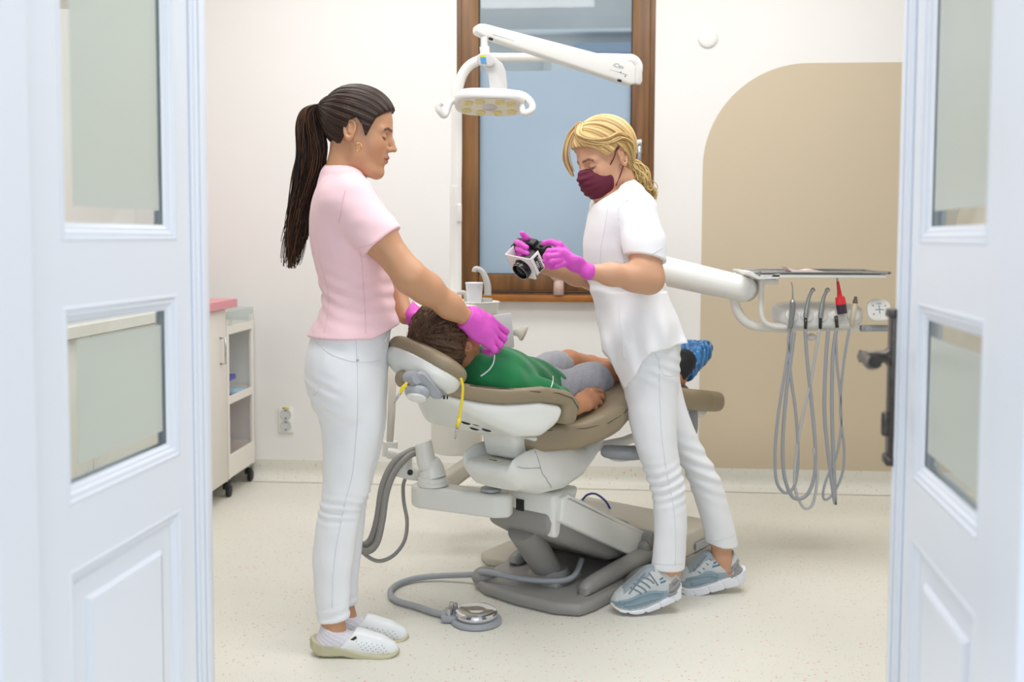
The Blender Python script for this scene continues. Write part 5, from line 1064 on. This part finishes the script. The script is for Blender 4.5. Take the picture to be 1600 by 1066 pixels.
def f_tun(P):
    z = P[:, 2]; x = P[:, 0]; y = P[:, 1]
    t = f_torD(P)-.008+.0035*vnoise(P, 22, 11)+.003*np.sin(z*120+x*40+y*20)*np.exp(-((z-wz-.03)/.05)**2); t = smax(t, wz-.01-z, .004)
    dr = np.clip((wz-z)/.15, 0, 1); fold = np.sin(x*46-z*20+1.2*np.sin(y*16)+.6)*.008*dr+.0055*np.sin(x*90+z*24)*dr; sk = f_skirt(P)-.006+fold
    tt = np.clip((y-3.25)/.2, 0, 1); hem = np.interp(x, hx_, hz__)*(1-tt)+np.interp(x, hx_, hzf)*tt; sk = smax(smax(sk, (hem-z)*.7, .002), z-wz-.008, .003); sk = smax(sk, -(sk0(P)+.004), .002)
    a = smin(smax(slN(P)+.0022*vnoise(P, 26, 15), hmN(P), .003), smax(slF(P), hmF(P), .003), .001)
    s1 = s_chain([at(975, 305, YD), sN+V(-.005, .035, .028)], [.062, .052], .02)(P); s2 = s_chain([at(965, 306, YD), sF+V(0, -.03, .026)], [.06, .05], .02)(P)
    d = smin(smin(smin(t, a, .022), s1, .03), s2, .03); d = smin(d, sk, .003)
    return smax(d, -s_cap(at(962, 292, YD-.01), at(952, 300, YD-.03)+V(-.02, 0, .03), .062, .074)(P), .003)
sk0 = OFF(f_skirt, -.022)
obj('tunic', sculpt(f_tun, V(.18, 3.05, .75), V(.66, 3.66, 1.45), .0042), M_wcloth, pd)
ws = mat('white_seam', rgb(222, 222, 226), .85)
obj('seam', line_on([(967, 345), (966, 330), (972, 318), (984, 312)], f_tun, 2.9, 3.5, .0009), ws, pd)
obj('seam', line_on([(967, 350), (970, 380), (976, 412)], f_tun, 2.9, 3.5, .0009), ws, pd)
obj('sleeve_hem', line_on([(979, 412), (1000, 404), (1020, 396), (1035, 387)], f_tun, 2.8, 3.5, .0011), ws, pd)
obj('seam', line_on([(950, 318), (946, 350), (940, 380), (938, 410)], f_tun, 2.9, 3.5, .0009), ws, pd)
obj('skirt_flap', line_on([(966, 473), (968, 500), (973, 530), (975, 560)], f_tun, 2.9, 3.5, .0028), M_wcloth, pd)
# trousers
zN = at(1044, 887, 3.29)[2]; zF = at(1130, 850, 3.475)[2]
def f_trD(P):
    z = P[:, 2]; x = P[:, 0]; n = U(.012, f_hipD, f_LN)(P); f = f_LF(P); k1 = at(1040, 755, 3.29)[2]
    n = n+.0035*np.sin(z*190-x*40+1.5*np.sin(x*30))*np.exp(-((z-k1)/.06)**2)+.002*vnoise(P, 26, 31); f = f+.004*np.sin(z*150+x*60)*np.exp(-((z-k1-.02)/.09)**2)+.002*vnoise(P, 26, 33)
    n = n+.0025*np.sin(z*160+x*80)*np.exp(-((z-at(1050, 570, 3.3)[2])/.05)**2)
    n = smax(n, zN-z, .002); f = smax(f, smax(zF-.005-z+.25*(at(1130, 850, 3.475)[0]-x), zF-.05-z, .001), .002); return smax(smin(n, f, .006), z-wz+.03, .003)
obj('trousers', sculpt(f_trD, V(.18, 3.16, .06), V(.86, 3.62, 1.14), .0042), M_denim, pd)
obj('side_seam', line_on([(1030, 560), (1031, 620), (1034, 680), (1042, 740), (1052, 790), (1056, 840), (1055, 884)], f_trD, 2.9, 3.5, .0011), sw, pd)
obj('pocket_seam', join(line_on([(1024, 552), (1029, 566), (1034, 580), (1036, 585)], f_trD, 2.9, 3.5, .001), line_on([(1036, 585), (1046, 588), (1056, 587)], f_trD, 2.9, 3.5, .001)), sw, pd)
obj('hem_seam', join(line_on([(1021, 880), (1040, 882), (1067, 881)], f_trD, 2.9, 3.5, .001), line_on([(1108, 846), (1128, 843), (1150, 834)], f_trD, 3.0, 3.6, .001)), sw, pd)
# mask
def f_maskfn(P):
    q = HDc.loc(P); x, y, z = q[:, 0], q[:, 1], q[:, 2]; H = HDc
    shell = smin(s_el((.046, 0, -.056), (.074, .061, .066))(q), s_chain([(.088, 0, -.006), (.113, 0, -.030)], [.014, .014], .01)(q), .016)
    d = shell+.0016*np.sin(z*330+x*20)*np.clip((.055-np.abs(y))/.03, 0, 1)
    top = np.interp(np.abs(y), [0, .02, .045, .07], [.000, -.010, -.018, -.018]); cut = smax(z-top, (.030-x)*1.0+.0*z, .003); cut = smax(cut, (-.115-z)*1.0-(x-.05)*.15, .003)
    return smax(d, cut, .003)*H.sc
obj('face_mask', sculpt(f_maskfn, HDc.o-.16, HDc.o+.16, .003), mat('burgundy_cloth', rgb(96, 22, 48), .75, bump=(160, .1)), pd)
M_strap = MATS['burgundy_cloth']
ep = HDc.W(.002, .076, .022); ep2 = HDc.W(-.006, .080, -.028)
obj('mask_strap', tube([HDc.W(.034, .063, -.016), HDc.W(.02, .076, .002), ep, HDc.W(-.016, .074, .028)], .0021, 6, 4), M_strap, pd)
obj('mask_strap', tube([HDc.W(.034, .058, -.085), HDc.W(.014, .070, -.058), ep2, HDc.W(-.018, .077, -.02)], .0021, 6, 4), M_strap, pd)
# hair
tieD = at(979, 256, YD+.0)
zxD = [-.14, -.075, -.045, -.032, -.018, .0, .018, .032, .045, .058, .075, .0925, .12]; zzD = [-.040, -.055, -.062, -.030, .022, .034, .022, .012, .022, .040, .058, .066, .070]
BD, BL = rgb(150, 112, 60), rgb(238, 208, 146)
f_hairD = hairf(HDc, tieD, zxD, zzD, .015, .0022, 46, 4, True, .026)
M_hairD = hairmat('blond_hair', BD, BL, .38)
hv, hf = sculpt(f_hairD, HDc.o-.18, HDc.o+.18, .0030)
hrD = obj('hair', (hv, hf), M_hairD, pd, colors=haircol(hv, BD, BL, tieD, tieD-HDc.W(0, 0, .03), 7, 46))
# swept fringe strands over the forehead and the temple
R_ = np.random.RandomState(21); paths = []
top = HDc.W(.045, -.012, .132)
def hair_col(pm, paths, base, hi, seed):
    n = np.repeat(np.arange(len(paths)), [len(p[0])*4 for p in paths]); t = np.random.RandomState(seed).rand(len(paths))[n][:, None]; return np.array(base)*(1-t)+np.array(hi)*t
for k in range(130):
    j = R_.normal(size=3)*.0035; u = R_.rand()
    if k < 60:      # falls over the far temple
        P = [top+j, HDc.W(.080, -.030, .110)+j, HDc.W(.104, -.052+.012*u, .070)+j, HDc.W(.108, -.066+.012*u, .030)+j, HDc.W(.098, -.072+.01*u, -.002-.02*R_.rand())+j*.6]
    else:           # sweeps back over the near side to the tie
        P = [top+j, HDc.W(.086, .020+.01*u, .098+.010*u)+j, HDc.W(.066, .058+.004*u, .064+.02*u)+j, HDc.W(.026, .080, .044+.028*u)+j, HDc.W(-.022, .085, .042+.03*u)+j, HDc.W(-.060, .070, .010+.02*u)+j, tieD*.7+HDc.W(-.06, .06, .01)*.3+j, tieD+j]
    P = catmull(P, 5); r0 = .0012+.001*R_.rand(); paths.append((P, [r0*min(1, .4+4*(1-i/len(P))) for i in range(len(P))]))
pm = strands(paths, 1, 4); obj('fringe', pm, M_hairD, hrD, colors=hair_col(pm, paths, rgb(176, 132, 74), rgb(246, 218, 158), 3))
# curly low ponytail
paths = []
cD = catmull([np.append(at(x, y, YD+.02), w*.00205) for x, y, w in ((976, 250, 10), (985, 256, 15), (993, 266, 20), (998, 280, 18), (1006, 288, 10), (1012, 294, 9), (1017, 301, 9), (1020, 311, 5))], 6)
for k in range(210):
    rr = math.sqrt(R_.rand())*.95; th = R_.rand()*6.283; ph = R_.rand()*6.28; fq = 3+4*R_.rand(); am = .004+.005*R_.rand(); end = int(len(cD)*(.55+.48*R_.rand())); P = []
    for i in range(0, min(end, len(cD))):
        c = cD[i]; u = i/len(cD); a = th+u*2.5; P.append(c[:3]+V(math.cos(a)*c[3]*rr+am*math.sin(u*6.28*fq+ph)*min(1, u*4), math.sin(a)*c[3]*rr, am*math.cos(u*6.28*fq+ph)*min(1, u*4)+math.cos(a*1.3)*.3*c[3]*rr))
    if len(P) > 5: r0 = .0013+.0012*R_.rand(); paths.append((P, [r0*min(1, .4+4*(1-j/len(P))) for j in range(len(P))]))
for k in range(16):  # loose curls
    c = cD[R_.randint(4, 30)][:3]; s0 = R_.choice([-1, 1]); rad = .008+.010*R_.rand(); a0 = R_.rand()*6.28; paths.append(([c+V(math.cos(a0+t*3.6*s0)*rad*(1+.3*t), -.01-.012*R_.rand()*0, math.sin(a0+t*3.6*s0)*rad*(1+.3*t))+V(.010, -.012, .0) for t in np.linspace(0, 1, 10)], [.0012]*10))
pm = strands(paths, 1, 4); obj('ponytail', pm, M_hairD, hrD, colors=hair_col(pm, paths, rgb(160, 118, 62), rgb(244, 214, 150), 9))
# sneakers
M_up = mat('pale_grey_mesh', rgb(178, 186, 190), .7, bump=(300, .25), noise=(30, .12)); M_out_ = mat('white_foam', rgb(234, 236, 242), .6); M_heel = mat('grey_suede', rgb(150, 150, 150), .75); M_tealn = mat('blue_grey_overlay', rgb(132, 154, 166), .6); M_lace = mat('slate_lace', rgb(122, 132, 142), .7); M_tip = mat('cream_rubber', rgb(226, 220, 196), .6)
M_upc = mat('sneaker_mesh', rgb(190, 196, 199), .75, attr=True, bump=(320, .25))
def sneaker(name, T, Y0, heel, toe, label_pt, oY):
    """T: dict of traced side profile in pixels; Y0 side plane"""
    def tr(L): return np.array([at(x, y, Y0)[[0, 2]] for x, y in L])
    top, mid, bot = tr(T['top']), tr(T['mid']), tr(T['bot']); x0, x1 = at(*toe, Y0)[0], at(*heel, Y0)[0]
    top = top[top[:, 0].argsort()]; mid = mid[mid[:, 0].argsort()]; bot = bot[bot[:, 0].argsort()]
    def width(x):
        u = (x-x0)/(x1-x0); return np.interp(u, [-.03, 0, .05, .12, .2, .35, .55, .75, .92, .98, 1.01], [-.03, .006, .028, .040, .046, .047, .039, .034, .032, .020, -.02])
    def yc(x): u = (x-x0)/(x1-x0); return Y0+.045+oY*(1-u)
    def fs(P):
        x, z = P[:, 0], P[:, 2]; y = P[:, 1]-yc(x); t = np.interp(x, mid[:, 0], mid[:, 1]); b = np.interp(x, bot[:, 0], bot[:, 1]); ph = (x-x0)*105+(z*60)
        groove = .004*np.clip(np.abs(((ph/6.283) % 1)-.5)*8-3.2, 0, 1)*(x > x0+.05); b = b+.004*np.clip(np.abs(((ph/6.283) % 1)-.5)*6-2.2, 0, 1)*(x > x0+.04)
        return smax(smax(z-t, b-z, .004), (np.abs(y)-width(x)-.003+groove)*.8, .005)
    def fu(P):
        x, z = P[:, 0], P[:, 2]; y = P[:, 1]-yc(x); t = np.interp(x, top[:, 0], top[:, 1]); m = np.interp(x, mid[:, 0], mid[:, 1])-.006; h = np.clip((z-m)/np.maximum(t-m, .01), 0, 1); w = width(x)*np.sqrt(np.clip(1-.62*h**2.2, .08, 1))
        u = (x-x0)/(x1-x0); w = w*np.where(u > .6, 1, 1); return smax(smax((z-t)*.75, m-z, .01), (np.abs(y)-w)*.8, .012)
    lo = V(min(x0, x1)-.02, Y0-.04, bot[:, 1].min()-.01); hi = V(max(x0, x1)+.02, Y0+.15, top[:, 1].max()+.02)
    rt = obj(name, sculpt(fs, lo, hi, .0032), M_out_, pd)
    uv, uf = sculpt(fu, lo, hi, .0030); t = np.interp(uv[:, 0], top[:, 0], top[:, 1]); m = np.interp(uv[:, 0], mid[:, 0], mid[:, 1]); hh = (uv[:, 2]-m)/np.maximum(t-m, .01); uu = (uv[:, 0]-x0)/(x1-x0)
    C = np.tile(np.array(rgb(196, 202, 203)), (len(uv), 1)); ov = (hh < .50-.45*np.clip(uu-.35, 0, 1))&(uu < .78)&(hh > .06); C[ov] = rgb(146, 166, 176); C[(uu > .80)&(hh < .62)] = rgb(158, 157, 156); C[(uu > .16)&(uu < .60)&(hh > .80)] = rgb(150, 160, 166); C[(uu > .52)&(uu < .86)&(hh > .55)&(hh < .9)] = rgb(206, 208, 206)
    obj('shoe_upper', (uv, uf), M_upc, rt, colors=C)
    def on(pts, r, n=6): return line_on(pts, fu, Y0-.3, Y0+.2, r, n, .0)
    for nm_, key, r, m_ in (('toe_overlay', 'ov', .0045, M_tealn), ('heel_counter', 'hc', .0055, M_heel), ('logo_mark', 'lg', .0028, mat('blue_mark', rgb(70, 126, 156), .5))):
        for L in T[key]: obj(nm_, on(L, r), m_, rt)
    for L in T['lace']: obj('lace', on(L, .0026), M_lace, rt)
    obj('toe_cap', line_on(T['tip'], fs, Y0-.3, Y0+.2, .0045, 6, -.002), M_tip, rt)
    return rt
def shift(T, dx, dy): return {k: ([[(x+dx, y+dy) for x, y in L] for L in v] if isinstance(v[0], list) else [(x+dx, y+dy) for x, y in v]) for k, v in T.items()}
TN = dict(top=[(955, 941), (962, 932), (975, 922), (990, 910), (1003, 898), (1012, 891), (1020, 889), (1035, 896), (1050, 899), (1058, 897), (1062, 903), (1068, 925)], mid=[(955, 945), (965, 951), (985, 953), (1010, 950), (1035, 940), (1055, 930), (1064, 920), (1070, 917)], bot=[(955, 950), (970, 956), (995, 959), (1015, 957), (1035, 951), (1050, 945), (1070, 938)],
    ov=[[(968, 941), (985, 938), (1005, 930), (1022, 926), (1036, 927)], [(975, 947), (995, 944), (1015, 938), (1032, 934)], [(962, 944), (975, 943)]], hc=[[(1046, 924), (1055, 918), (1061, 908)], [(1044, 930), (1056, 926), (1064, 917)], [(1050, 912), (1058, 905)]], lg=[[(1032, 911), (1040, 908)], [(1031, 906), (1036, 903)]],
    lace=[[(985, 918), (1000, 926), (1004, 932)], [(990, 912), (1004, 919), (1010, 925)], [(996, 906), (1008, 912), (1016, 919)], [(1001, 901), (1013, 905), (1022, 912)], [(1008, 896), (1000, 905), (992, 916), (983, 928)], [(1014, 895), (1022, 906), (1028, 915)]], tip=[(957, 942), (960, 948), (968, 953)])
sneaker('sneaker', TN, 3.235, (1069, 925), (956, 945), None, -.015)
TF = dict(top=[(1060, 910), (1068, 900), (1080, 890), (1092, 879), (1103, 868), (1112, 866), (1122, 877), (1138, 879), (1146, 874), (1150, 866), (1156, 876), (1164, 895)], mid=[(1058, 916), (1070, 920), (1090, 918), (1115, 911), (1140, 904), (1158, 897), (1164, 893), (1172, 891)], bot=[(1058, 924), (1075, 932), (1095, 930), (1120, 925), (1145, 920), (1160, 916), (1172, 908)],
    ov=[[(1072, 906), (1090, 902), (1110, 899), (1122, 901)], [(1080, 914), (1100, 910), (1120, 906)]], hc=[[(1138, 896), (1148, 886), (1154, 874)], [(1142, 902), (1154, 895), (1160, 886)], [(1144, 888), (1152, 880)]], lg=[[(1113, 886), (1124, 883)], [(1115, 881), (1119, 878)]],
    lace=[[(1083, 888), (1095, 896)], [(1089, 882), (1101, 890)], [(1096, 875), (1107, 883)], [(1100, 870), (1112, 876)], [(1104, 868), (1094, 880), (1084, 893)]], tip=[(1061, 912), (1063, 918), (1070, 921)])
sneaker('sneaker', TF, 3.43, (1170, 900), (1059, 915), None, -.01)
for cpt, Yk, pl_ in ((((1046, 893), (1046, 915)), 3.29, (1046, 893)), (((1131, 876), (1134, 893)), 3.475, (1131, 874))):
    a_, b_ = at(*cpt[0], Yk), at(*cpt[1], Yk); obj('sock', sculpt(AND(s_cap(a_, b_, .0355, .037), plane(at(*pl_, Yk), nrm(V(.05, 0, 1))), .002), a_-.09, a_+.06, .0035), M_sock, pd)

# ---------------------------------------------------------------- the camera held by the dentist
ce, ch, cw = nrm(V(.6, .5, .62)), nrm(V(.35, .5, -.79)), None
ch = nrm(ch-ce*(ch@ce)); cw = nrm(np.cross(ch, ce)); cw = cw if cw[0] > 0 else -cw
Bc = at(828, 405.5, 3.10); W_, H_, D_ = .112, .067, .044
cm = thing('photo_camera', 'black camera with white open housing round its lens held in magenta gloves', 'camera', Bc-cw*.05+ch*.06)
def cb(w0, w1, h0, h1, d0, d1, bev=.002): return box(Bc+cw*(w0+w1)/2+ch*(h0+h1)/2+ce*(d0+d1)/2, (w1-w0, h1-h0, d1-d0), (cw, ch, ce), bev)
t_ = .003
hs = obj('lens_housing', join(cb(-W_, 0, 0, H_, 0, t_, .001), cb(-t_, 0, 0, H_, 0, D_, .001), cb(-W_, -W_+t_, 0, H_, 0, D_, .001), cb(-W_, 0, H_-t_, H_, 0, D_, .001), cb(-.055, -.012, H_-.006, H_+.018, -.004, .004, .004)), M_white, cm, angle=40)
lc = Bc-cw*.050+ch*.046
obj('lens_ring', lathe([(.030, -.002), (.0315, -.016), (.030, -.020), (.0275, -.020), (.026, -.012), (.0, -.010)], lc, ce, 36), mat('black_metal', rgb(20, 20, 22), .25), cm, angle=40)
obj('lens_rim', tube([lc-ce*.0205+(cw*math.cos(t)+ch*math.sin(t))*.0283 for t in np.linspace(0, 6.2832, 36, endpoint=False)], .0009, 6, closed=True), M_steel, cm)
obj('front_lens', lathe([(.026, -.0125), (.018, -.0155), (.0, -.017)], lc, ce, 36), mat('lens_glass', rgb(14, 12, 10), .3, spec=.2), cm)
obj('lens_barrel', tube([lc-ch*.004, lc-ch*.004+ce*.062], .032, 30), mat('lens_black', rgb(36, 36, 38), .4), cm, angle=40)
bdy = obj('camera_body', join(cb(-.125, .012, .002, .080, .056, .094, .010), cb(-.080, -.030, -.010, .008, .056, .086, .007), cb(-.13, -.100, .002, .08, .040, .07, .010)), mat('camera_black', rgb(26, 26, 28), .45, bump=(200, .2)), cm, angle=40)
for (w_, d_, r_, h_) in ((-.112, .072, .009, .006), (-.112, .055, .006, .005), (-.008, .074, .011, .007), (-.093, .080, .005, .004)): obj('dial', lathe([(r_, 0), (r_, h_), (r_*.7, h_+.0015), (0, h_+.0015)], Bc+cw*w_+ch*.003+ce*d_, -ch, 18), MATS['lens_black'], bdy, angle=40)
fc_ = Bc+cw*.0006+ch*.036+ce*.024
lbp = obj('label_plate', box(fc_, (.0012, .054, .022), (cw, ch, ce), 0), M_dark, cm, smooth=False)
text('label_lettering', 'PHOTO\nMED', fc_+cw*.0007, ch, ce, .0125, M_white, cm, .0002)
# ---------------------------------------------------------------- child lying on the chair
def CBp(px, py, b): return hit(px, py, CO+CB*b, CB)
pb = thing('person', 'child in green shirt and grey shorts lying on the dental chair', 'person', CH(0, 0, .68))
uB = nrm(-CA*.86+Z3*.50); fB = nrm(CA*.50+Z3*.86)
hb0 = at(699, 531, 3.02)
HB = Head(hb0, fB, uB, .98)
chest = CH(-.10, .03, .80)
nkB = s_chain([HB.W(-.015, 0, -.05), at(742, 570, 3.13), CH(-.22, .03, .80)], [.046, .045, .055], .02)
# trunk loft: local z runs feet-to-head, x up, y across
tz = nrm(-CA*.965+Z3*.26); tx = nrm(np.cross(CB, tz)); tx = tx if tx[2] > 0 else -tx; ty = np.cross(tz, tx)
T0 = CH(.06, .035, .715)
f_trB = s_loft([(-.10, .02, 0, .070, .11), (0, .02, 0, .080, .118), (.12, .025, 0, .082, .115), (.24, .030, 0, .086, .125), (.32, .028, 0, .076, .135), (.37, .022, 0, .055, .095), (.40, .016, 0, .04, .06)], .02, (T0, tx, ty, tz))
srB = CH(-.235, .145, .800); erB = CH(-.12, .195, .755); wrB = CBp(899, 636, .222)
slB = CH(-.22, -.10, .825); elB = CH(-.06, -.17, .77); wlB = CH(.06, -.14, .80)
f_arB = s_chain([srB, erB, erB*.45+wrB*.55, wrB], [.032, .034, .031, .023], .02); f_alB = s_chain([slB, elB, wlB], [.04, .032, .022], .02)
hipN = CH(.06, .105, .720); knN = CBp(948, 586, .135); anN = CH(.84, .125, .70)
hipF = CH(.06, -.04, .745); knF = CBp(888, 566, -.06); anF = CH(.86, -.03, .71)
f_thN = s_chain([hipN, hipN*.4+knN*.6, knN], [.066, .057, .046], .02); f_thF = s_chain([hipF, hipF*.4+knF*.6, knF], [.072, .060, .045], .02)
f_shN = s_chain([knN, knN*.72+anN*.28-Z3*.012, anN], [.046, .046, .030], .02); f_shF = s_chain([knF, knF*.72+anF*.28-Z3*.012, anF], [.045, .045, .030], .02)
toeN = CBp(1092, 545, .13); toeF = CH(1.0, -.03, .80)
f_ftN = s_chain([anN, anN+CA*.03-Z3*.01, toeN], [.032, .034, .022], .02); f_ftF = s_chain([anF, toeF], [.032, .022], .02)
handB = s_chain([wrB, CBp(913, 628, 0.227), CBp(926, 622, 0.220)], [.024, .031, .029], .015, flat=(nrm(CB*.7+Z3*.5), .72))
fg = [s_chain([CBp(925, 611, 0.220), CBp(938, 612, 0.215), CBp(942, 617, 0.200), CBp(938, 622, 0.185)], [.010, .0095, .009, .008], .005), s_chain([CBp(928, 618, 0.227), CBp(940, 620, 0.227), CBp(941, 627, 0.210), CBp(935, 629, 0.195)], [.010, .0095, .009, .008], .005), s_chain([CBp(926, 626, 0.233), CBp(937, 629, 0.233), CBp(936, 635, 0.215), CBp(930, 635, 0.205)], [.010, .0092, .0088, .008], .005), s_chain([CBp(921, 633, 0.235), CBp(930, 637, 0.233), CBp(927, 641, 0.215)], [.0095, .0085, .008], .005), s_chain([CBp(905, 622, 0.215), CBp(917, 611, 0.205), CBp(928, 608, 0.200)], [.012, .010, .0085], .006)]
def f_handB(P):
    m = fg[0](P)
    for q in fg[1:]: m = smin(m, q(P), .002)
    return smin(handB(P), m, .007)
f_skB = U(.018, HB, nkB, OFF(f_trB, -.014), f_arB, f_alB, OFF(f_thN, -.004), OFF(f_thF, -.004), f_shN, f_shF, f_ftN, f_ftF, f_handB, s_el(wlB+CA*.04, (.035, .035, .02)))
vB, fcB = sculpt(f_skB, V(-.38, 2.80, .58), V(.95, 4.45, 1.12), .0040)
obj('body', (vB, fcB), mat('child_skin', SK3, .5, attr=True, sss=.12, bump=(350, .03)), pb, colors=HB.color(vB, SK3, rgb(178, 100, 88), rgb(70, 50, 36), rgb(50, 36, 30)))
# hair: short and tousled
zxB = [-.14, -.08, -.05, -.035, -.022, .0, .020, .032, .045, .060, .085, .12]; zzB = [-.050, -.060, -.055, -.020, .012, .022, .008, -.006, .020, .050, .068, .075]
tB = HB.W(-.05, 0, .125)
f_hB = hairf(HB, tB, zxB, zzB, .017, .0030, 38, 12, False)
HBD, HBL = rgb(50, 36, 26), rgb(124, 92, 66)
M_hairB = hairmat('brown_hair', HBD, HBL, .5)
f_hB2 = lambda P: f_hB(P)+.0035*vnoise(P, 70, 41)
hv, hf = sculpt(f_hB2, HB.o-.16, HB.o+.16, .003)
hb_ = obj('hair', (hv, hf), M_hairB, pb, colors=haircol(hv, HBD, rgb(96, 70, 50), tB, HB.u, 13, 40))
R_ = np.random.RandomState(77); paths = []
for k in range(1500):
    a = R_.rand()*6.283; e = math.acos(1-1.25*R_.rand()); dl = V(math.sin(e)*math.cos(a), math.sin(e)*math.sin(a), math.cos(e)); base = V(-.008, 0, .035)+dl*V(.108, .086, .100); q0 = np.array([HB.o+(HB.f*base[0]+HB.l*base[1]+HB.u*base[2])*HB.sc])
    if f_hB(q0)[0] > .012: continue
    dn_ = dl/V(.108, .086, .1)**2; dn_ = nrm(dn_); fl_ = V(.75, .25*math.sin(a*3+2), .1)+R_.normal(size=3)*.28; fl_ = nrm(fl_-dn_*(fl_@dn_)*.9); L_ = .026+.016*R_.rand(); P = [base+fl_*L_*t+dn_*(.005*math.sin(t*2.6)-.010*t*t*0) for t in (0, .3, .6, 1)]
    P = [HB.o+(HB.f*p[0]+HB.l*p[1]+HB.u*p[2])*HB.sc for p in P]; paths.append((P, [.0013, .0015, .0012, .0004]))
pm = strands(paths, 1, 4); obj('hair_strands', pm, M_hairB, hb_, colors=hair_col(pm, paths, HBD, HBL, 31))
# shirt
M_green = mat('green_jersey', rgb(8, 116, 62), .8, bump=(300, .08), sheen=.2); M_pipe = mat('white_piping', rgb(232, 236, 236), .7)
f_slB = s_chain([srB+V(-.01, .01, 0), erB, CH(-.045, .205, .735)], [.052, .044, .040], .02); f_slB2 = s_chain([slB, elB], [.048, .042], .02)
cutB = plane(CH(-.05, .205, .737), nrm(CA*.9+CB*.15-Z3*.4)); cutW = plane(T0-tz*.02, -tz)
def f_shB(P):
    w = .005*vnoise(P, 20, 51)+.003*np.sin(P@CA*70+P[:, 2]*60)
    t = smax(f_trB(P)-.010+w, cutW(P), .004); a = smin(smax(f_slB(P)+w*.7, cutB(P), .003), f_slB2(P), .004)
    sh = s_chain([CH(-.25, .02, .815), srB], [.050, .045], .02)(P); col = AND(s_cap(at(748, 572, 3.14), CH(-.22, .03, .805), .056, .075), plane(at(741, 568, 3.13), nrm(HB.W(0, 0, 0)-CH(-.2, .03, .78))), .003)(P)
    d = smin(smin(smin(t, a, .016), sh, .02), col, .015); return d
obj('shirt', sculpt(f_shB, V(-.25, 2.95, .62), V(.32, 3.62, .95), .004), M_green, pb)
obj('piping', line_on([(773, 555), (771, 567), (765, 577), (757, 584), (751, 588)], f_shB, 2.6, 3.6, .0022), M_pipe, pb)
obj('piping', line_on([(864, 588), (864, 596), (861, 606)], f_shB, 2.6, 3.7, .0018), M_pipe, pb)
# shorts
M_heather = mat('heather_grey_jersey', rgb(170, 171, 178), .9, noise=(260, .22), bump=(300, .08))
hn1 = plane(CBp(937, 588, .13), nrm(knN-hipN)+V(.0, 0, .25)); hf1 = plane(CBp(877, 572, -.06), nrm(knF-hipF)+V(0, 0, .15))
def f_sho(P):
    w = .004*vnoise(P, 22, 61); a = smax(s_chain([hipN, hipN*.4+knN*.6, knN], [.074, .066, .056], .02)(P)+w, hn1(P), .003); b = smax(s_chain([hipF, hipF*.4+knF*.6, knF], [.078, .066, .056], .02)(P)+w, hf1(P), .003)
    h = smax(smax(f_trB(P)-.009+w, plane(T0+tz*.05, tz)(P), .004), -9+0*P[:, 0], .001); return smin(smin(a, b, .004), h, .012)
obj('shorts', sculpt(f_sho, V(-.05, 3.20, .60), V(.50, 3.95, .92), .004), M_heather, pb)
# shoes under blue covers
M_bk = mat('black_canvas', rgb(18, 18, 22), .6)
def cover_mat():
    m = bpy.data.materials.new('blue_film'); m.use_nodes = True; N = m.node_tree.nodes; L = m.node_tree.links; b = N['Principled BSDF']; b.inputs['Base Color'].default_value = (*rgb(28, 110, 190), 1); b.inputs['Roughness'].default_value = .22; b.inputs['Specular IOR Level'].default_value = .7
    tc = N.new('ShaderNodeTexCoord'); w = N.new('ShaderNodeTexWave'); w.inputs['Scale'].default_value = 12; w.inputs['Distortion'].default_value = 14; w.inputs['Detail'].default_value = 3; L.new(tc.outputs['Object'], w.inputs[0]); bp = N.new('ShaderNodeBump'); bp.inputs['Strength'].default_value = .6; bp.inputs['Distance'].default_value = .006; L.new(w.outputs[1], bp.inputs['Height']); L.new(bp.outputs[0], b.inputs['Normal'])
    r = N.new('ShaderNodeMix'); r.data_type = 'RGBA'; r.inputs[6].default_value = (*rgb(24, 88, 150), 1); r.inputs[7].default_value = (*rgb(56, 140, 205), 1); L.new(w.outputs[1], r.inputs[0]); L.new(r.outputs[2], b.inputs['Base Color']); return m
M_cover = cover_mat()
for bb_, lbl, off in ((.13, 0, V(0, 0, 0)), (-.03, 1, CBp(1060, 560, -.03)-CBp(1075, 563, .13))):
    def C(x, y): return CBp(x, y, .13)+off
    sh = s_chain([C(1058, 588), C(1064, 568), C(1082, 556), C(1100, 543)], [.036, .046, .044, .028], .03)
    rt = obj('shoe', sculpt(sh, C(1080, 560)-.16, C(1080, 560)+.16, .004), M_bk, pb)
    cv = s_chain([C(1072, 577), C(1078, 560), C(1090, 553), C(1101, 545)], [.046, .052, .046, .034], .03); ctt = plane(C(1065, 565), nrm(C(1040, 548)-C(1070, 566)))
    obj('shoe_cover', sculpt(lambda P, cv=cv, ctt=ctt: smax(cv(P)+.0035*vnoise(P, 60, 71)+.002*np.sin((P@CA)*260+3*vnoise(P, 20, 5)), ctt(P), .004), C(1080, 560)-.17, C(1080, 560)+.17, .0035), M_cover, rt)
